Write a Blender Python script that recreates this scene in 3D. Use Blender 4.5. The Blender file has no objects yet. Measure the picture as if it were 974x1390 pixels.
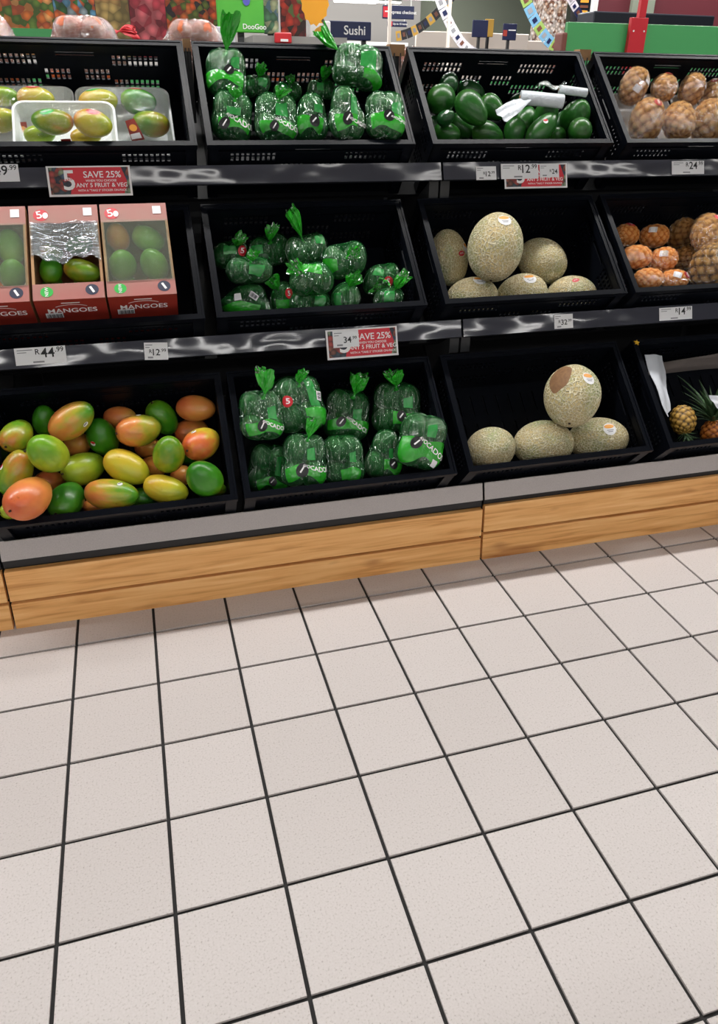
import bpy, bmesh, math, random
import numpy as np
from mathutils import Vector, Matrix

scene = bpy.context.scene
COL = scene.collection
random.seed(11)

# ------------------------------------------------------------------ camera
cd = bpy.data.cameras.new('camera')
cam = bpy.data.objects.new('camera', cd)
COL.objects.link(cam)
cR = (0.965168, -0.261339, 0.012378)      # right, up and forward of the lens
cU = (0.112266, 0.456422, 0.882653)
cF = (0.236321, 0.850518, -0.469863)
cam.matrix_world = Matrix(((cR[0], cU[0], -cF[0], 0.30502), (cR[1], cU[1], -cF[1], -1.67721),
                           (cR[2], cU[2], -cF[2], 1.31345), (0, 0, 0, 1)))
cd.sensor_width = 36
cd.sensor_fit = 'AUTO'
cd.lens = 36 * 1007.4 / 1390
cd.shift_y = -45 / 1390
cd.clip_start = 0.05
cd.clip_end = 200
scene.camera = cam

# ------------------------------------------------------------------ world, exposure
world = bpy.data.worlds.new('store_ambient')
scene.world = world
world.use_nodes = True
bg = world.node_tree.nodes['Background']
bg.inputs[0].default_value = (0.92, 0.97, 1.0, 1)
bg.inputs[1].default_value = 0.33
scene.view_settings.view_transform = 'Standard'
scene.view_settings.look = 'None'
scene.view_settings.gamma = 1.0
scene.view_settings.use_curve_mapping = False
scene.view_settings.exposure = 0.0

# ------------------------------------------------------------------ ceiling lamps (rows of tubes along the aisle)
LAMP_Z = 3.45
LAMP_ROWS = [(0.93, 39), (-3.0, 4), (-6.8, 30), (-10.6, 36), (4.6, 75), (8.4, 70), (12.2, 60)]      # y of a row, watts of each lamp; last row added to brighten far wall
LAMP_XS = [-3.2, -1.4, 0.4, 2.2, 4.0, 5.8]

def srgb(h, a=1.0):
    h = h.lstrip('#')
    v = [int(h[i:i + 2], 16) / 255 for i in (0, 2, 4)]
    return tuple(c / 12.92 if c <= .04045 else ((c + .055) / 1.055) ** 2.4 for c in v) + (a,)

# ------------------------------------------------------------------ materials
MATS = {}

def new_mat(name):
    m = bpy.data.materials.new(name)
    m.use_nodes = True
    nt = m.node_tree
    nt.nodes.clear()
    out = nt.nodes.new('ShaderNodeOutputMaterial')
    MATS[name] = m
    return m, nt, out

def N(nt, kind, **kw):
    n = nt.nodes.new('ShaderNode' + kind)
    for k, v in kw.items():
        if k in n.inputs:
            n.inputs[k].default_value = v
        else:
            setattr(n, k, v)
    return n

def ramp(nt, fac, stops, interp='LINEAR'):
    r = nt.nodes.new('ShaderNodeValToRGB')
    r.color_ramp.interpolation = interp
    el = r.color_ramp.elements
    while len(el) < len(stops):
        el.new(0.5)
    for e, (p, c) in zip(el, stops):
        e.position = p
        e.color = c
    nt.links.new(fac, r.inputs[0])
    return r

def plain(name, color, rough=0.5, metal=0.0, spec=0.5, bump=None, coat=0.0, vary=None, emit=None):
    """Principled material; bump=(noise scale, strength, distance); vary=(noise scale, other colour)."""
    m, nt, out = new_mat(name)
    b = N(nt, 'BsdfPrincipled')
    c = srgb(color) if isinstance(color, str) else tuple(color) + (1,)
    b.inputs['Base Color'].default_value = c
    b.inputs['Roughness'].default_value = rough
    b.inputs['Metallic'].default_value = metal
    b.inputs['Specular IOR Level'].default_value = spec
    b.inputs['Coat Weight'].default_value = coat
    if vary or bump:
        tc = N(nt, 'TexCoord')
    if vary:
        n = N(nt, 'TexNoise', Scale=vary[0], Detail=4.0)
        nt.links.new(tc.outputs['Object'], n.inputs['Vector'])
        r = ramp(nt, n.outputs['Fac'], [(.35, c), (.68, srgb(vary[1]))])
        nt.links.new(r.outputs[0], b.inputs['Base Color'])
    if bump:
        n2 = N(nt, 'TexNoise', Scale=bump[0], Detail=3.0)
        nt.links.new(tc.outputs['Object'], n2.inputs['Vector'])
        bp = N(nt, 'Bump', Strength=bump[1], Distance=bump[2])
        nt.links.new(n2.outputs['Fac'], bp.inputs['Height'])
        nt.links.new(bp.outputs[0], b.inputs['Normal'])
    if emit:
        b.inputs['Emission Color'].default_value = srgb(emit[0])
        b.inputs['Emission Strength'].default_value = emit[1]
    nt.links.new(b.outputs[0], out.inputs[0])
    return m

plain('black_plastic', (0.0035, 0.0045, 0.0075), .30, spec=.10, bump=(60, .08, .002))
plain('black_frame', (0.006, 0.0065, 0.008), .45)
plain('bracket_grey', '#2b2c2e', .5)
plain('grey_ledge', '#aba3a0', .42, bump=(900, .25, .0005), vary=(700, '#bdb5b2'))
plain('rail_base', '#2c2e36', .35)
plain('white_paper', '#e8e8ea', .55)
plain('sign_white', '#eceaea', .4)
plain('sign_red', '#d42233', .45)
plain('ink', '#15161a', .6)
plain('ink_grey', '#8d8d92', .6)
plain('text_white', '#f2f0f0', .5)
plain('navy', '#18214a', .4)
plain('sticker_red', '#c91f2d', .4)
plain('sticker_green', '#1fae3c', .4)
plain('sticker_navy', '#141d3c', .4)
plain('sticker_black', '#0b0c0e', .35)
plain('sticker_orange', '#e39a35', .45)
plain('carton_red', '#962a1e', .55, vary=(6, '#7f2218'))
plain('carton_pink', '#a85f58', .5, vary=(5, '#9c7367'))
plain('kraft', '#9a7350', .75, vary=(9, '#b48a60'))
plain('foam_white', '#e6e8ea', .5)
plain('stem_brown', '#3a2416', .8)
plain('bag_white', '#cfd6dc', .25, bump=(120, .5, .004))
plain('liner_white', '#c9cdd4', .5)
plain('liner_beige', '#9a8f8a', .65)
plain('leaf_green', '#4f6f45', .45, vary=(14, '#2f4a31'))
plain('flower_yellow', '#e8b52e', .5)
plain('grout', '#2c2b2b', .85)
plain('ceiling_paint', '#a9aaa8', .9)
plain('lamp_housing', '#d8d8d6', .5)
plain('beam_grey', '#6f7274', .7)
plain('green_panel', '#3f8f52', .45)
plain('dark_red', '#5a1c26', .55)
plain('post_red', '#b3202b', .4)
plain('dark_panel', '#0f1420', .35)
plain('wall_beige', '#e2d6cc', .7)
plain('wall_olive', '#7c8374', .8)
plain('wall_grey', '#8a8784', .8)
plain('poster_green', '#49a638', .5, vary=(3, '#5fbf3f'))
plain('poster_blue', '#5cb9e0', .5)
plain('poster_violet', '#5659b5', .5)
plain('poster_orange', '#f0a426', .5)
plain('poster_orange_red', '#d8431f', .5)
plain('price_red', '#c2242c', .45)
plain('brown_end', '#6e3a30', .6)
plain('garland_white', '#cfcad2', .5)
plain('garland_blue', '#6fa3c4', .5)
plain('garland_green', '#8fae5a', .5)
plain('garland_dark', '#1c1d22', .5)
plain('gold', '#c79a3b', .5)
plain('brown_print', '#6b4030', .5)
plain('foil', '#b9bfc6', .15, metal=.7, bump=(90, .8, .004))
plain('chain_red', '#b23a2d', .5)
plain('chain_teal', '#5d8f8c', .5)
plain('orange_fruit', '#c9602a', .4, bump=(140, .3, .001))

# ---- floor tile: warm white with fine speckle
m, nt, out = new_mat('tile')
b = N(nt, 'BsdfPrincipled', Roughness=.42)
tc = N(nt, 'TexCoord'); oi = N(nt, 'ObjectInfo')
n1 = N(nt, 'TexNoise', Scale=260.0, Detail=2.0)
nt.links.new(tc.outputs['Object'], n1.inputs['Vector'])
r1 = ramp(nt, n1.outputs['Fac'], [(.27, srgb('#aaa19c')), (.40, srgb('#c8c0bd')), (.7, srgb('#cec6c4'))])
mx = N(nt, 'MixRGB', blend_type='MULTIPLY'); mx.inputs[0].default_value = 1
r2 = ramp(nt, oi.outputs['Random'], [(0, (.93, .925, .92, 1)), (1, (1, 1, 1, 1))])
nt.links.new(r1.outputs[0], mx.inputs[1]); nt.links.new(r2.outputs[0], mx.inputs[2])
nt.links.new(mx.outputs[0], b.inputs['Base Color'])
n2 = N(nt, 'TexNoise', Scale=35.0, Detail=3.0)
nt.links.new(tc.outputs['Object'], n2.inputs['Vector'])
bp = N(nt, 'Bump', Strength=.05, Distance=.002)
nt.links.new(n2.outputs['Fac'], bp.inputs['Height']); nt.links.new(bp.outputs[0], b.inputs['Normal'])
nt.links.new(b.outputs[0], out.inputs[0])

# ---- oak board with long grain
m, nt, out = new_mat('oak')
b = N(nt, 'BsdfPrincipled', Roughness=.5)
tc = N(nt, 'TexCoord'); oi = N(nt, 'ObjectInfo')
ad = N(nt, 'VectorMath', operation='ADD')
nt.links.new(tc.outputs['Object'], ad.inputs[0]); nt.links.new(oi.outputs['Random'], ad.inputs[1])
mp = N(nt, 'Mapping'); mp.inputs['Scale'].default_value = (1.6, 30, 30)
nt.links.new(ad.outputs[0], mp.inputs[0])
n1 = N(nt, 'TexNoise', Scale=2.2, Detail=6.0, Distortion=.6)
nt.links.new(mp.outputs[0], n1.inputs['Vector'])
r1 = ramp(nt, n1.outputs['Fac'], [(.3, srgb('#cc8a46')), (.48, srgb('#ecae68')), (.62, srgb('#f4bc78')), (.8, srgb('#fac88c'))])
mp2 = N(nt, 'Mapping'); mp2.inputs['Scale'].default_value = (4, 14, 14)
nt.links.new(ad.outputs[0], mp2.inputs[0])
v1 = N(nt, 'TexNoise', Scale=1.1, Detail=2.0)
nt.links.new(mp2.outputs[0], v1.inputs['Vector'])
r2 = ramp(nt, v1.outputs['Fac'], [(.24, (.55, .42, .33, 1)), (.36, (1, 1, 1, 1))])
mx = N(nt, 'MixRGB', blend_type='MULTIPLY'); mx.inputs[0].default_value = .8
nt.links.new(r1.outputs[0], mx.inputs[1]); nt.links.new(r2.outputs[0], mx.inputs[2])
nt.links.new(mx.outputs[0], b.inputs['Base Color'])
nt.links.new(b.outputs[0], out.inputs[0])

# ---- mango skins: blush along the fruit, freckles
def mango_mat(name, stops, noise=.35):
    m, nt, out = new_mat(name)
    b = N(nt, 'BsdfPrincipled', Roughness=.3)
    b.inputs['Coat Weight'].default_value = .15
    tc = N(nt, 'TexCoord'); oi = N(nt, 'ObjectInfo')
    sep = N(nt, 'SeparateXYZ'); nt.links.new(tc.outputs['Object'], sep.inputs[0])
    ml = N(nt, 'Math', operation='MULTIPLY'); ml.inputs[1].default_value = 40
    nt.links.new(oi.outputs['Random'], ml.inputs[0])
    ad = N(nt, 'VectorMath', operation='ADD')
    nt.links.new(tc.outputs['Object'], ad.inputs[0]); nt.links.new(ml.outputs[0], ad.inputs[1])
    n1 = N(nt, 'TexNoise', Scale=.9, Detail=3.0, Roughness=.55)
    nt.links.new(ad.outputs[0], n1.inputs['Vector'])
    a1 = N(nt, 'Math', operation='MULTIPLY_ADD'); a1.inputs[1].default_value = .28; a1.inputs[2].default_value = .5
    nt.links.new(sep.outputs[0], a1.inputs[0])
    a2 = N(nt, 'Math', operation='MULTIPLY_ADD'); a2.inputs[1].default_value = noise * 4; a2.inputs[2].default_value = -noise * 2
    nt.links.new(n1.outputs['Fac'], a2.inputs[0])
    a3 = N(nt, 'Math', operation='ADD'); nt.links.new(a1.outputs[0], a3.inputs[0]); nt.links.new(a2.outputs[0], a3.inputs[1])
    r1 = ramp(nt, a3.outputs[0], [(p, srgb(c)) for p, c in stops])
    vo = N(nt, 'TexVoronoi', Scale=9.0); nt.links.new(ad.outputs[0], vo.inputs['Vector'])
    r2 = ramp(nt, vo.outputs['Distance'], [(.05, (.72, .66, .5, 1)), (.12, (1, 1, 1, 1))])
    n3 = N(nt, 'TexNoise', Scale=3.5, Detail=4.0); nt.links.new(ad.outputs[0], n3.inputs['Vector'])
    r3 = ramp(nt, n3.outputs['Fac'], [(.22, (.55, .4, .25, 1)), (.3, (1, 1, 1, 1))])
    mx = N(nt, 'MixRGB', blend_type='MULTIPLY'); mx.inputs[0].default_value = .6
    nt.links.new(r1.outputs[0], mx.inputs[1]); nt.links.new(r2.outputs[0], mx.inputs[2])
    mx2 = N(nt, 'MixRGB', blend_type='MULTIPLY'); mx2.inputs[0].default_value = .8
    nt.links.new(mx.outputs[0], mx2.inputs[1]); nt.links.new(r3.outputs[0], mx2.inputs[2])
    nt.links.new(mx2.outputs[0], b.inputs['Base Color'])
    n4 = N(nt, 'TexNoise', Scale=26.0); nt.links.new(tc.outputs['Object'], n4.inputs['Vector'])
    bp = N(nt, 'Bump', Strength=.06, Distance=.02); nt.links.new(n4.outputs['Fac'], bp.inputs['Height'])
    nt.links.new(bp.outputs[0], b.inputs['Normal'])
    nt.links.new(b.outputs[0], out.inputs[0])

mango_mat('mango_green', [(.1, '#6f9a1c'), (.45, '#3f8a16'), (.8, '#2c7416')], .2)
mango_mat('mango_lime', [(.1, '#8c9a20'), (.45, '#9fb52a'), (.8, '#6fa41f')], .25)
mango_mat('mango_olive', [(.1, '#b8732c'), (.4, '#93991f'), (.75, '#5d8f1c')], .35)
mango_mat('mango_yellow', [(.08, '#c9722f'), (.3, '#c9a52c'), (.65, '#b9b52b'), (.95, '#86a825')], .2)
mango_mat('mango_orange', [(.1, '#cf5a34'), (.5, '#dd8343'), (.8, '#d69a45'), (1, '#96a32b')], .22)
mango_mat('mango_orange_green', [(.12, '#d2653a'), (.38, '#d58b40'), (.58, '#a8a02b'), (.85, '#4f9020')], .25)
mango_mat('mango_red_yellow', [(.12, '#c83d25'), (.38, '#dd7438'), (.6, '#d0b133'), (.9, '#aeb52c')], .3)
mango_mat('mango_dark_green', [(.1, '#4b8417'), (.5, '#2a6d15'), (.9, '#1f5a14')], .2)
mango_mat('mango_pale_green', [(.1, '#a3bd54'), (.5, '#7fb443'), (.9, '#63a336')], .15)
mango_mat('avocado_bright', [(.1, '#2c5a1c'), (.5, '#1f5a1c'), (.9, '#2f6a22')], .3)
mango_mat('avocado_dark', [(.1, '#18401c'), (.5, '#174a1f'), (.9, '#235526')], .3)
mango_mat('avocado_bagged', [(.1, '#194222'), (.5, '#20522b'), (.9, '#35642e')], .3)

# ---- netted melon
m, nt, out = new_mat('melon_net')
b = N(nt, 'BsdfPrincipled', Roughness=.62)
tc = N(nt, 'TexCoord'); oi = N(nt, 'ObjectInfo')
ml = N(nt, 'Math', operation='MULTIPLY'); ml.inputs[1].default_value = 30
nt.links.new(oi.outputs['Random'], ml.inputs[0])
ad = N(nt, 'VectorMath', operation='ADD')
nt.links.new(tc.outputs['Object'], ad.inputs[0]); nt.links.new(ml.outputs[0], ad.inputs[1])
nd = N(nt, 'TexNoise', Scale=7.0, Detail=2.0); nt.links.new(ad.outputs[0], nd.inputs['Vector'])
mxv = N(nt, 'MixRGB'); mxv.inputs[0].default_value = .09
nt.links.new(ad.outputs[0], mxv.inputs[1]); nt.links.new(nd.outputs['Color'], mxv.inputs[2])
vo = N(nt, 'TexVoronoi', Scale=9.5, feature='DISTANCE_TO_EDGE'); nt.links.new(mxv.outputs[0], vo.inputs['Vector'])
net = ramp(nt, vo.outputs['Distance'], [(.03, (1, 1, 1, 1)), (.16, (0, 0, 0, 1))])
n1 = N(nt, 'TexNoise', Scale=1.1, Detail=2.0); nt.links.new(ad.outputs[0], n1.inputs['Vector'])
skin = ramp(nt, n1.outputs['Fac'], [(.32, srgb('#a2a870')), (.5, srgb('#c2b07a')), (.7, srgb('#cdb682'))])
lace = ramp(nt, n1.outputs['Fac'], [(.3, srgb('#f0ebcc')), (.7, srgb('#f8ecc8'))])
mx = N(nt, 'MixRGB'); nt.links.new(net.outputs[0], mx.inputs[0])
nt.links.new(skin.outputs[0], mx.inputs[1]); nt.links.new(lace.outputs[0], mx.inputs[2])
nt.links.new(mx.outputs[0], b.inputs['Base Color'])
bp = N(nt, 'Bump', Strength=.7, Distance=.03)
nt.links.new(net.outputs[0], bp.inputs['Height']); nt.links.new(bp.outputs[0], b.inputs['Normal'])
nt.links.new(b.outputs[0], out.inputs[0])
plain('melon_patch', '#7a5638', .7, vary=(9, '#8f6a45'))

# ---- pineapple rind, coloured by the attribute 'eye' (1 in the middle of each eye)
def pine_mat(name, seam, mid, top):
    m, nt, out = new_mat(name)
    b = N(nt, 'BsdfPrincipled', Roughness=.5)
    at = N(nt, 'Attribute', attribute_name='eye')
    oi = N(nt, 'ObjectInfo')
    r = ramp(nt, at.outputs['Fac'], [(.05, srgb(seam)), (.4, srgb(mid)), (.95, srgb(top))])
    nt.links.new(r.outputs[0], b.inputs['Base Color'])
    nt.links.new(b.outputs[0], out.inputs[0])
pine_mat('pineapple_gold', '#3d2f14', '#8a6522', '#c99f4c')
pine_mat('pineapple_orange', '#5a2c10', '#b25f22', '#d98b3c')
pine_mat('pineapple_brown', '#85592a', '#b58242', '#d6a860')
pine_mat('pineapple_wrapped_orange', '#cc7020', '#f09838', '#ffc070')

# ---- clear and tinted films: thin sheet, mirror glints on wrinkles
def film(name, tint, haze, haze_fac, scale, strength, gloss=.05, rough=.06, stretch=(1, 1, 1), dist=.01, ior=1.5):
    m, nt, out = new_mat(name)
    tr = N(nt, 'BsdfTransparent'); tr.inputs[0].default_value = srgb(tint)
    df = N(nt, 'BsdfDiffuse'); df.inputs[0].default_value = srgb(haze)
    gl = N(nt, 'BsdfGlossy', Roughness=rough)
    tc = N(nt, 'TexCoord'); oi = N(nt, 'ObjectInfo')
    mp = N(nt, 'Mapping'); mp.inputs['Scale'].default_value = stretch
    nt.links.new(tc.outputs['Object'], mp.inputs[0]); nt.links.new(oi.outputs['Random'], mp.inputs['Location'])
    n1 = N(nt, 'TexNoise', Scale=scale, Detail=3.0, Distortion=1.2)
    nt.links.new(mp.outputs[0], n1.inputs['Vector'])
    n2 = N(nt, 'TexVoronoi', Scale=scale * 1.6, feature='DISTANCE_TO_EDGE')
    nt.links.new(mp.outputs[0], n2.inputs['Vector'])
    sm = N(nt, 'Math', operation='MULTIPLY_ADD'); sm.inputs[1].default_value = .5
    nt.links.new(n2.outputs['Distance'], sm.inputs[0]); nt.links.new(n1.outputs['Fac'], sm.inputs[2])
    bp = N(nt, 'Bump', Strength=strength, Distance=dist)
    nt.links.new(sm.outputs[0], bp.inputs['Height'])
    nt.links.new(bp.outputs[0], gl.inputs['Normal'])
    fr = N(nt, 'Fresnel', IOR=ior); nt.links.new(bp.outputs[0], fr.inputs['Normal'])
    ad = N(nt, 'Math', operation='ADD'); ad.inputs[1].default_value = gloss; ad.use_clamp = True
    if ior > 1:
        nt.links.new(fr.outputs[0], ad.inputs[0])
    else:
        ad.inputs[0].default_value = 0.0
    m1 = N(nt, 'MixShader'); m1.inputs[0].default_value = haze_fac
    nt.links.new(tr.outputs[0], m1.inputs[1]); nt.links.new(df.outputs[0], m1.inputs[2])
    m2 = N(nt, 'MixShader')
    nt.links.new(ad.outputs[0], m2.inputs[0]); nt.links.new(m1.outputs[0], m2.inputs[1]); nt.links.new(gl.outputs[0], m2.inputs[2])
    nt.links.new(m2.outputs[0], out.inputs[0])
film('film_green', '#c4ecc8', '#3fa055', .12, 48, 1.0, .16, .07, (1, .6, .22), .034, 0)
film('film_clear', '#fdfefe', '#dfe6ea', .005, 30, .8, .07, .05, ior=0)
film('film_crinkle', '#fbf4ea', '#f4dcae', .03, 11, 1.0, .22, .10, dist=.20, ior=0)
film('film_window', '#f4faf6', '#e4f0dc', .10, 8, .25, .0, .06, ior=1.2)
film('film_torn', '#dde8ee', '#c8d6de', .16, 40, 1.0, .16, .08, (.25, 1, 1))
film('film_print', '#6fce7c', '#39b04f', .62, 30, .6, .04, .12)
film('film_bright', '#3cbf36', '#2fae29', .88, 34, .6, .05, .12)
film('film_net', '#fbeee8', '#f0dcd2', .16, 45, .9, .12, .10)

# ---- clear price rail front: smooth clear plastic over the strip, gently wavy
m, nt, out = new_mat('rail_cover')
b = N(nt, 'BsdfPrincipled', Roughness=.09)
b.inputs['Base Color'].default_value = srgb('#3e3f48')
b.inputs['Specular IOR Level'].default_value = .5
tc = N(nt, 'TexCoord')
mp = N(nt, 'Mapping'); mp.inputs['Scale'].default_value = (1, 1.5, 2.2); nt.links.new(tc.outputs['Object'], mp.inputs[0])
n1 = N(nt, 'TexNoise', Scale=3.2, Detail=2.0, Roughness=.4); nt.links.new(mp.outputs[0], n1.inputs['Vector'])
bp = N(nt, 'Bump', Strength=.45, Distance=.03); nt.links.new(n1.outputs['Fac'], bp.inputs['Height'])
nt.links.new(bp.outputs[0], b.inputs['Normal']); nt.links.new(b.outputs[0], out.inputs[0])

# ---- printed photographs of fruit (flat print on posters)
def print_mat(name, scale, stops, dark='#1a120c'):
    m, nt, out = new_mat(name)
    b = N(nt, 'BsdfPrincipled', Roughness=.5)
    tc = N(nt, 'TexCoord')
    vo = N(nt, 'TexVoronoi', Scale=scale); nt.links.new(tc.outputs['Object'], vo.inputs['Vector'])
    sp = N(nt, 'SeparateColor'); nt.links.new(vo.outputs['Color'], sp.inputs[0])
    r = ramp(nt, sp.outputs[0], [(i / max(1, len(stops)), srgb(c)) for i, c in enumerate(stops)], 'CONSTANT')
    sh = ramp(nt, vo.outputs['Distance'], [(.15, (1.0, 1.0, 1.0, 1)), (.62, srgb(dark))])
    mx = N(nt, 'MixRGB', blend_type='MULTIPLY'); mx.inputs[0].default_value = .6
    nt.links.new(r.outputs[0], mx.inputs[1]); nt.links.new(sh.outputs[0], mx.inputs[2])
    nt.links.new(mx.outputs[0], b.inputs['Base Color']); nt.links.new(b.outputs[0], out.inputs[0])
print_mat('print_citrus', 26, ['#e0762c', '#d98a45', '#c25a2a', '#5c7a2c', '#e3a05a'])
print_mat('print_vegetable', 30, ['#3f7a33', '#7a3f6a', '#5a8fb0', '#d0622c', '#2f5a2a', '#8a9aa0'])
print_mat('print_potato', 22, ['#b99a5a', '#a8824a', '#8f7a44', '#c7b27a'])
print_mat('print_apple', 20, ['#a8223a', '#c23a4a', '#8a1a2c', '#d0626a'])
print_mat('print_mixed', 34, ['#2a1a22', '#d0531f', '#c2602a', '#5f6a24', '#a0311f'])
print_mat('print_berry', 26, ['#5a1218', '#a32a1f', '#c2331f', '#30150f', '#6f8a4a'])
print_mat('print_collage', 75, ['#4a5f7a', '#7a4a3a', '#3f4f5a', '#a8604a', '#8a9a7a', '#b0463f', '#2a2f3f'])
print_mat('print_pale', 30, ['#a9b89a', '#5f8a6a', '#c8c8a0', '#7a9ab0'])
print_mat('print_brown', 28, ['#c9b8ac', '#d8ccc4', '#6f4630', '#b89a84', '#d8d0ca'])

# ------------------------------------------------------------------ building helpers
def tag(o, label=None, cat=None, group=None, kind=None):
    for k, v in (('label', label), ('category', cat), ('group', group), ('kind', kind)):
        if v:
            o[k] = v
    return o

def add(o, parent=None):
    COL.objects.link(o)
    if parent is not None:
        o.parent = parent
    return o

def mesh_data(name, verts, faces, mat, smooth=False):
    me = bpy.data.meshes.new(name)
    me.from_pydata([tuple(v) for v in verts], [], [tuple(f) for f in faces])
    if mat:
        me.materials.append(MATS[mat])
    if smooth:
        me.polygons.foreach_set('use_smooth', [True] * len(me.polygons))
    me.update()
    return me

def mk(name, verts, faces, mat, parent=None, smooth=False):
    return add(bpy.data.objects.new(name, mesh_data(name, verts, faces, mat, smooth)), parent)

def inst(name, me, parent=None, mw=None):
    o = add(bpy.data.objects.new(name, me), parent)
    if mw is not None:
        o.matrix_local = mw
    return o

def empty(name, mw, label, cat, group=None):
    o = add(bpy.data.objects.new(name, None))
    o.empty_display_size = .05
    o.matrix_world = mw
    return tag(o, label, cat, group)

def box_geo(x0, x1, y0, y1, z0, z1, bev=0.0, base=0):
    """A box; bev > 0 chamfers all edges."""
    if bev <= 0:
        v = [(x, y, z) for x in (x0, x1) for y in (y0, y1) for z in (z0, z1)]
        f = [(0, 1, 3, 2), (4, 6, 7, 5), (0, 4, 5, 1), (2, 3, 7, 6), (0, 2, 6, 4), (1, 5, 7, 3)]
        return v, [tuple(i + base for i in q) for q in f]
    bm = bmesh.new()
    bmesh.ops.create_cube(bm, size=1)
    for q in bm.verts:
        q.co = ((x0 + x1) / 2 + q.co.x * (x1 - x0), (y0 + y1) / 2 + q.co.y * (y1 - y0), (z0 + z1) / 2 + q.co.z * (z1 - z0))
    bmesh.ops.bevel(bm, geom=list(bm.edges), offset=bev, segments=2, profile=.5, affect='EDGES')
    bm.verts.ensure_lookup_table()
    v = [tuple(q.co) for q in bm.verts]
    f = [tuple(q.index + base for q in p.verts) for p in bm.faces]
    bm.free()
    return v, f

def box(name, x0, x1, y0, y1, z0, z1, mat, parent=None, bev=0.0):
    v, f = box_geo(x0, x1, y0, y1, z0, z1, bev)
    return mk(name, v, f, mat, parent)

def prism(name, poly, x0, x1, mat, parent=None):
    """A (y, z) outline extruded along x."""
    n = len(poly)
    v = [(x0, y, z) for y, z in poly] + [(x1, y, z) for y, z in poly]
    f = [tuple(range(n)), tuple(range(2 * n - 1, n - 1, -1))]
    f += [(i, i + n, (i + 1) % n + n, (i + 1) % n) for i in range(n)]
    return mk(name, v, f, mat, parent)

def rim_panel(width, height, holes, th):
    """A flat panel in (x, y) with rectangular holes cut right through, thickness th along z."""
    xs = sorted({0.0, width, *[q for h in holes for q in h[:2]]})
    ys = sorted({0.0, height, *[q for h in holes for q in h[2:]]})
    nx, ny = len(xs) - 1, len(ys) - 1
    hol = np.zeros((nx, ny), bool)
    for (a, b, c, d) in holes:
        for i in range(nx):
            if xs[i] >= a - 1e-9 and xs[i + 1] <= b + 1e-9:
                for j in range(ny):
                    if ys[j] >= c - 1e-9 and ys[j + 1] <= d + 1e-9:
                        hol[i, j] = True
    idx, v, f = {}, [], []
    def vid(i, j, k):
        if (i, j, k) not in idx:
            idx[(i, j, k)] = len(v)
            v.append((xs[i], ys[j], th * k))
        return idx[(i, j, k)]
    solid = lambda i, j: 0 <= i < nx and 0 <= j < ny and not hol[i, j]
    for i in range(nx):
        for j in range(ny):
            if hol[i, j]:
                continue
            f.append((vid(i, j, 1), vid(i + 1, j, 1), vid(i + 1, j + 1, 1), vid(i, j + 1, 1)))
            f.append((vid(i, j + 1, 0), vid(i + 1, j + 1, 0), vid(i + 1, j, 0), vid(i, j, 0)))
            for di, dj, a, b in ((-1, 0, (i, j), (i, j + 1)), (1, 0, (i + 1, j + 1), (i + 1, j)), (0, -1, (i + 1, j), (i, j)), (0, 1, (i, j + 1), (i + 1, j + 1))):
                if not solid(i + di, j + dj):
                    f.append((vid(*a, 0), vid(*b, 0), vid(*b, 1), vid(*a, 1)))
    return v, f

TEXT = {}
def text_geo(s, size):
    """Flat letter outlines filled as faces, centred; (verts [(x, y)], faces, width)."""
    if s not in TEXT:
        cu = bpy.data.curves.new('letters', 'FONT')
        cu.body = s
        cu.size = 1.0
        cu.resolution_u = 3
        cu.align_x = 'CENTER'
        cu.align_y = 'CENTER'
        cu.offset = .012
        o = bpy.data.objects.new('letters', cu)
        COL.objects.link(o)
        dg = bpy.context.evaluated_depsgraph_get()
        me = bpy.data.meshes.new_from_object(o.evaluated_get(dg))
        v = [(p.co.x, p.co.y) for p in me.vertices]
        f = [tuple(p.vertices) for p in me.polygons]
        bpy.data.objects.remove(o)
        bpy.data.curves.remove(cu)
        bpy.data.meshes.remove(me)
        TEXT[s] = (v, f)
    v, f = TEXT[s]
    return [(x * size, y * size) for x, y in v], f

def disc_geo(rx, ry, n=20, rings=2):
    v, f = [(0, 0)], []
    for k in range(1, rings + 1):
        for i in range(n):
            a = 2 * math.pi * i / n
            v.append((rx * k / rings * math.cos(a), ry * k / rings * math.sin(a)))
    for i in range(n):
        f.append((0, 1 + i, 1 + (i + 1) % n))
        for k in range(rings - 1):
            a, b_ = 1 + k * n, 1 + (k + 1) * n
            f.append((a + i, b_ + i, b_ + (i + 1) % n, a + (i + 1) % n))
    return v, f

def rect_geo(w, h, nx=1, ny=1):
    v = [(-w / 2 + w * i / nx, -h / 2 + h * j / ny) for j in range(ny + 1) for i in range(nx + 1)]
    f = [(j * (nx + 1) + i, j * (nx + 1) + i + 1, (j + 1) * (nx + 1) + i + 1, (j + 1) * (nx + 1) + i) for j in range(ny) for i in range(nx)]
    return v, f

def flat(name, geo, mat, parent, off=(0, 0), y=0.0, rot=0.0):
    """Put 2-D geometry on a sign: sign space has x right, z up, facing -y."""
    v, f = geo
    c, s = math.cos(rot), math.sin(rot)
    return mk(name, [(off[0] + x * c - z * s, y, off[1] + x * s + z * c) for x, z in v], f, mat, parent)

def rotx(a):
    return Matrix.Rotation(a, 4, 'X')

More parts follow.
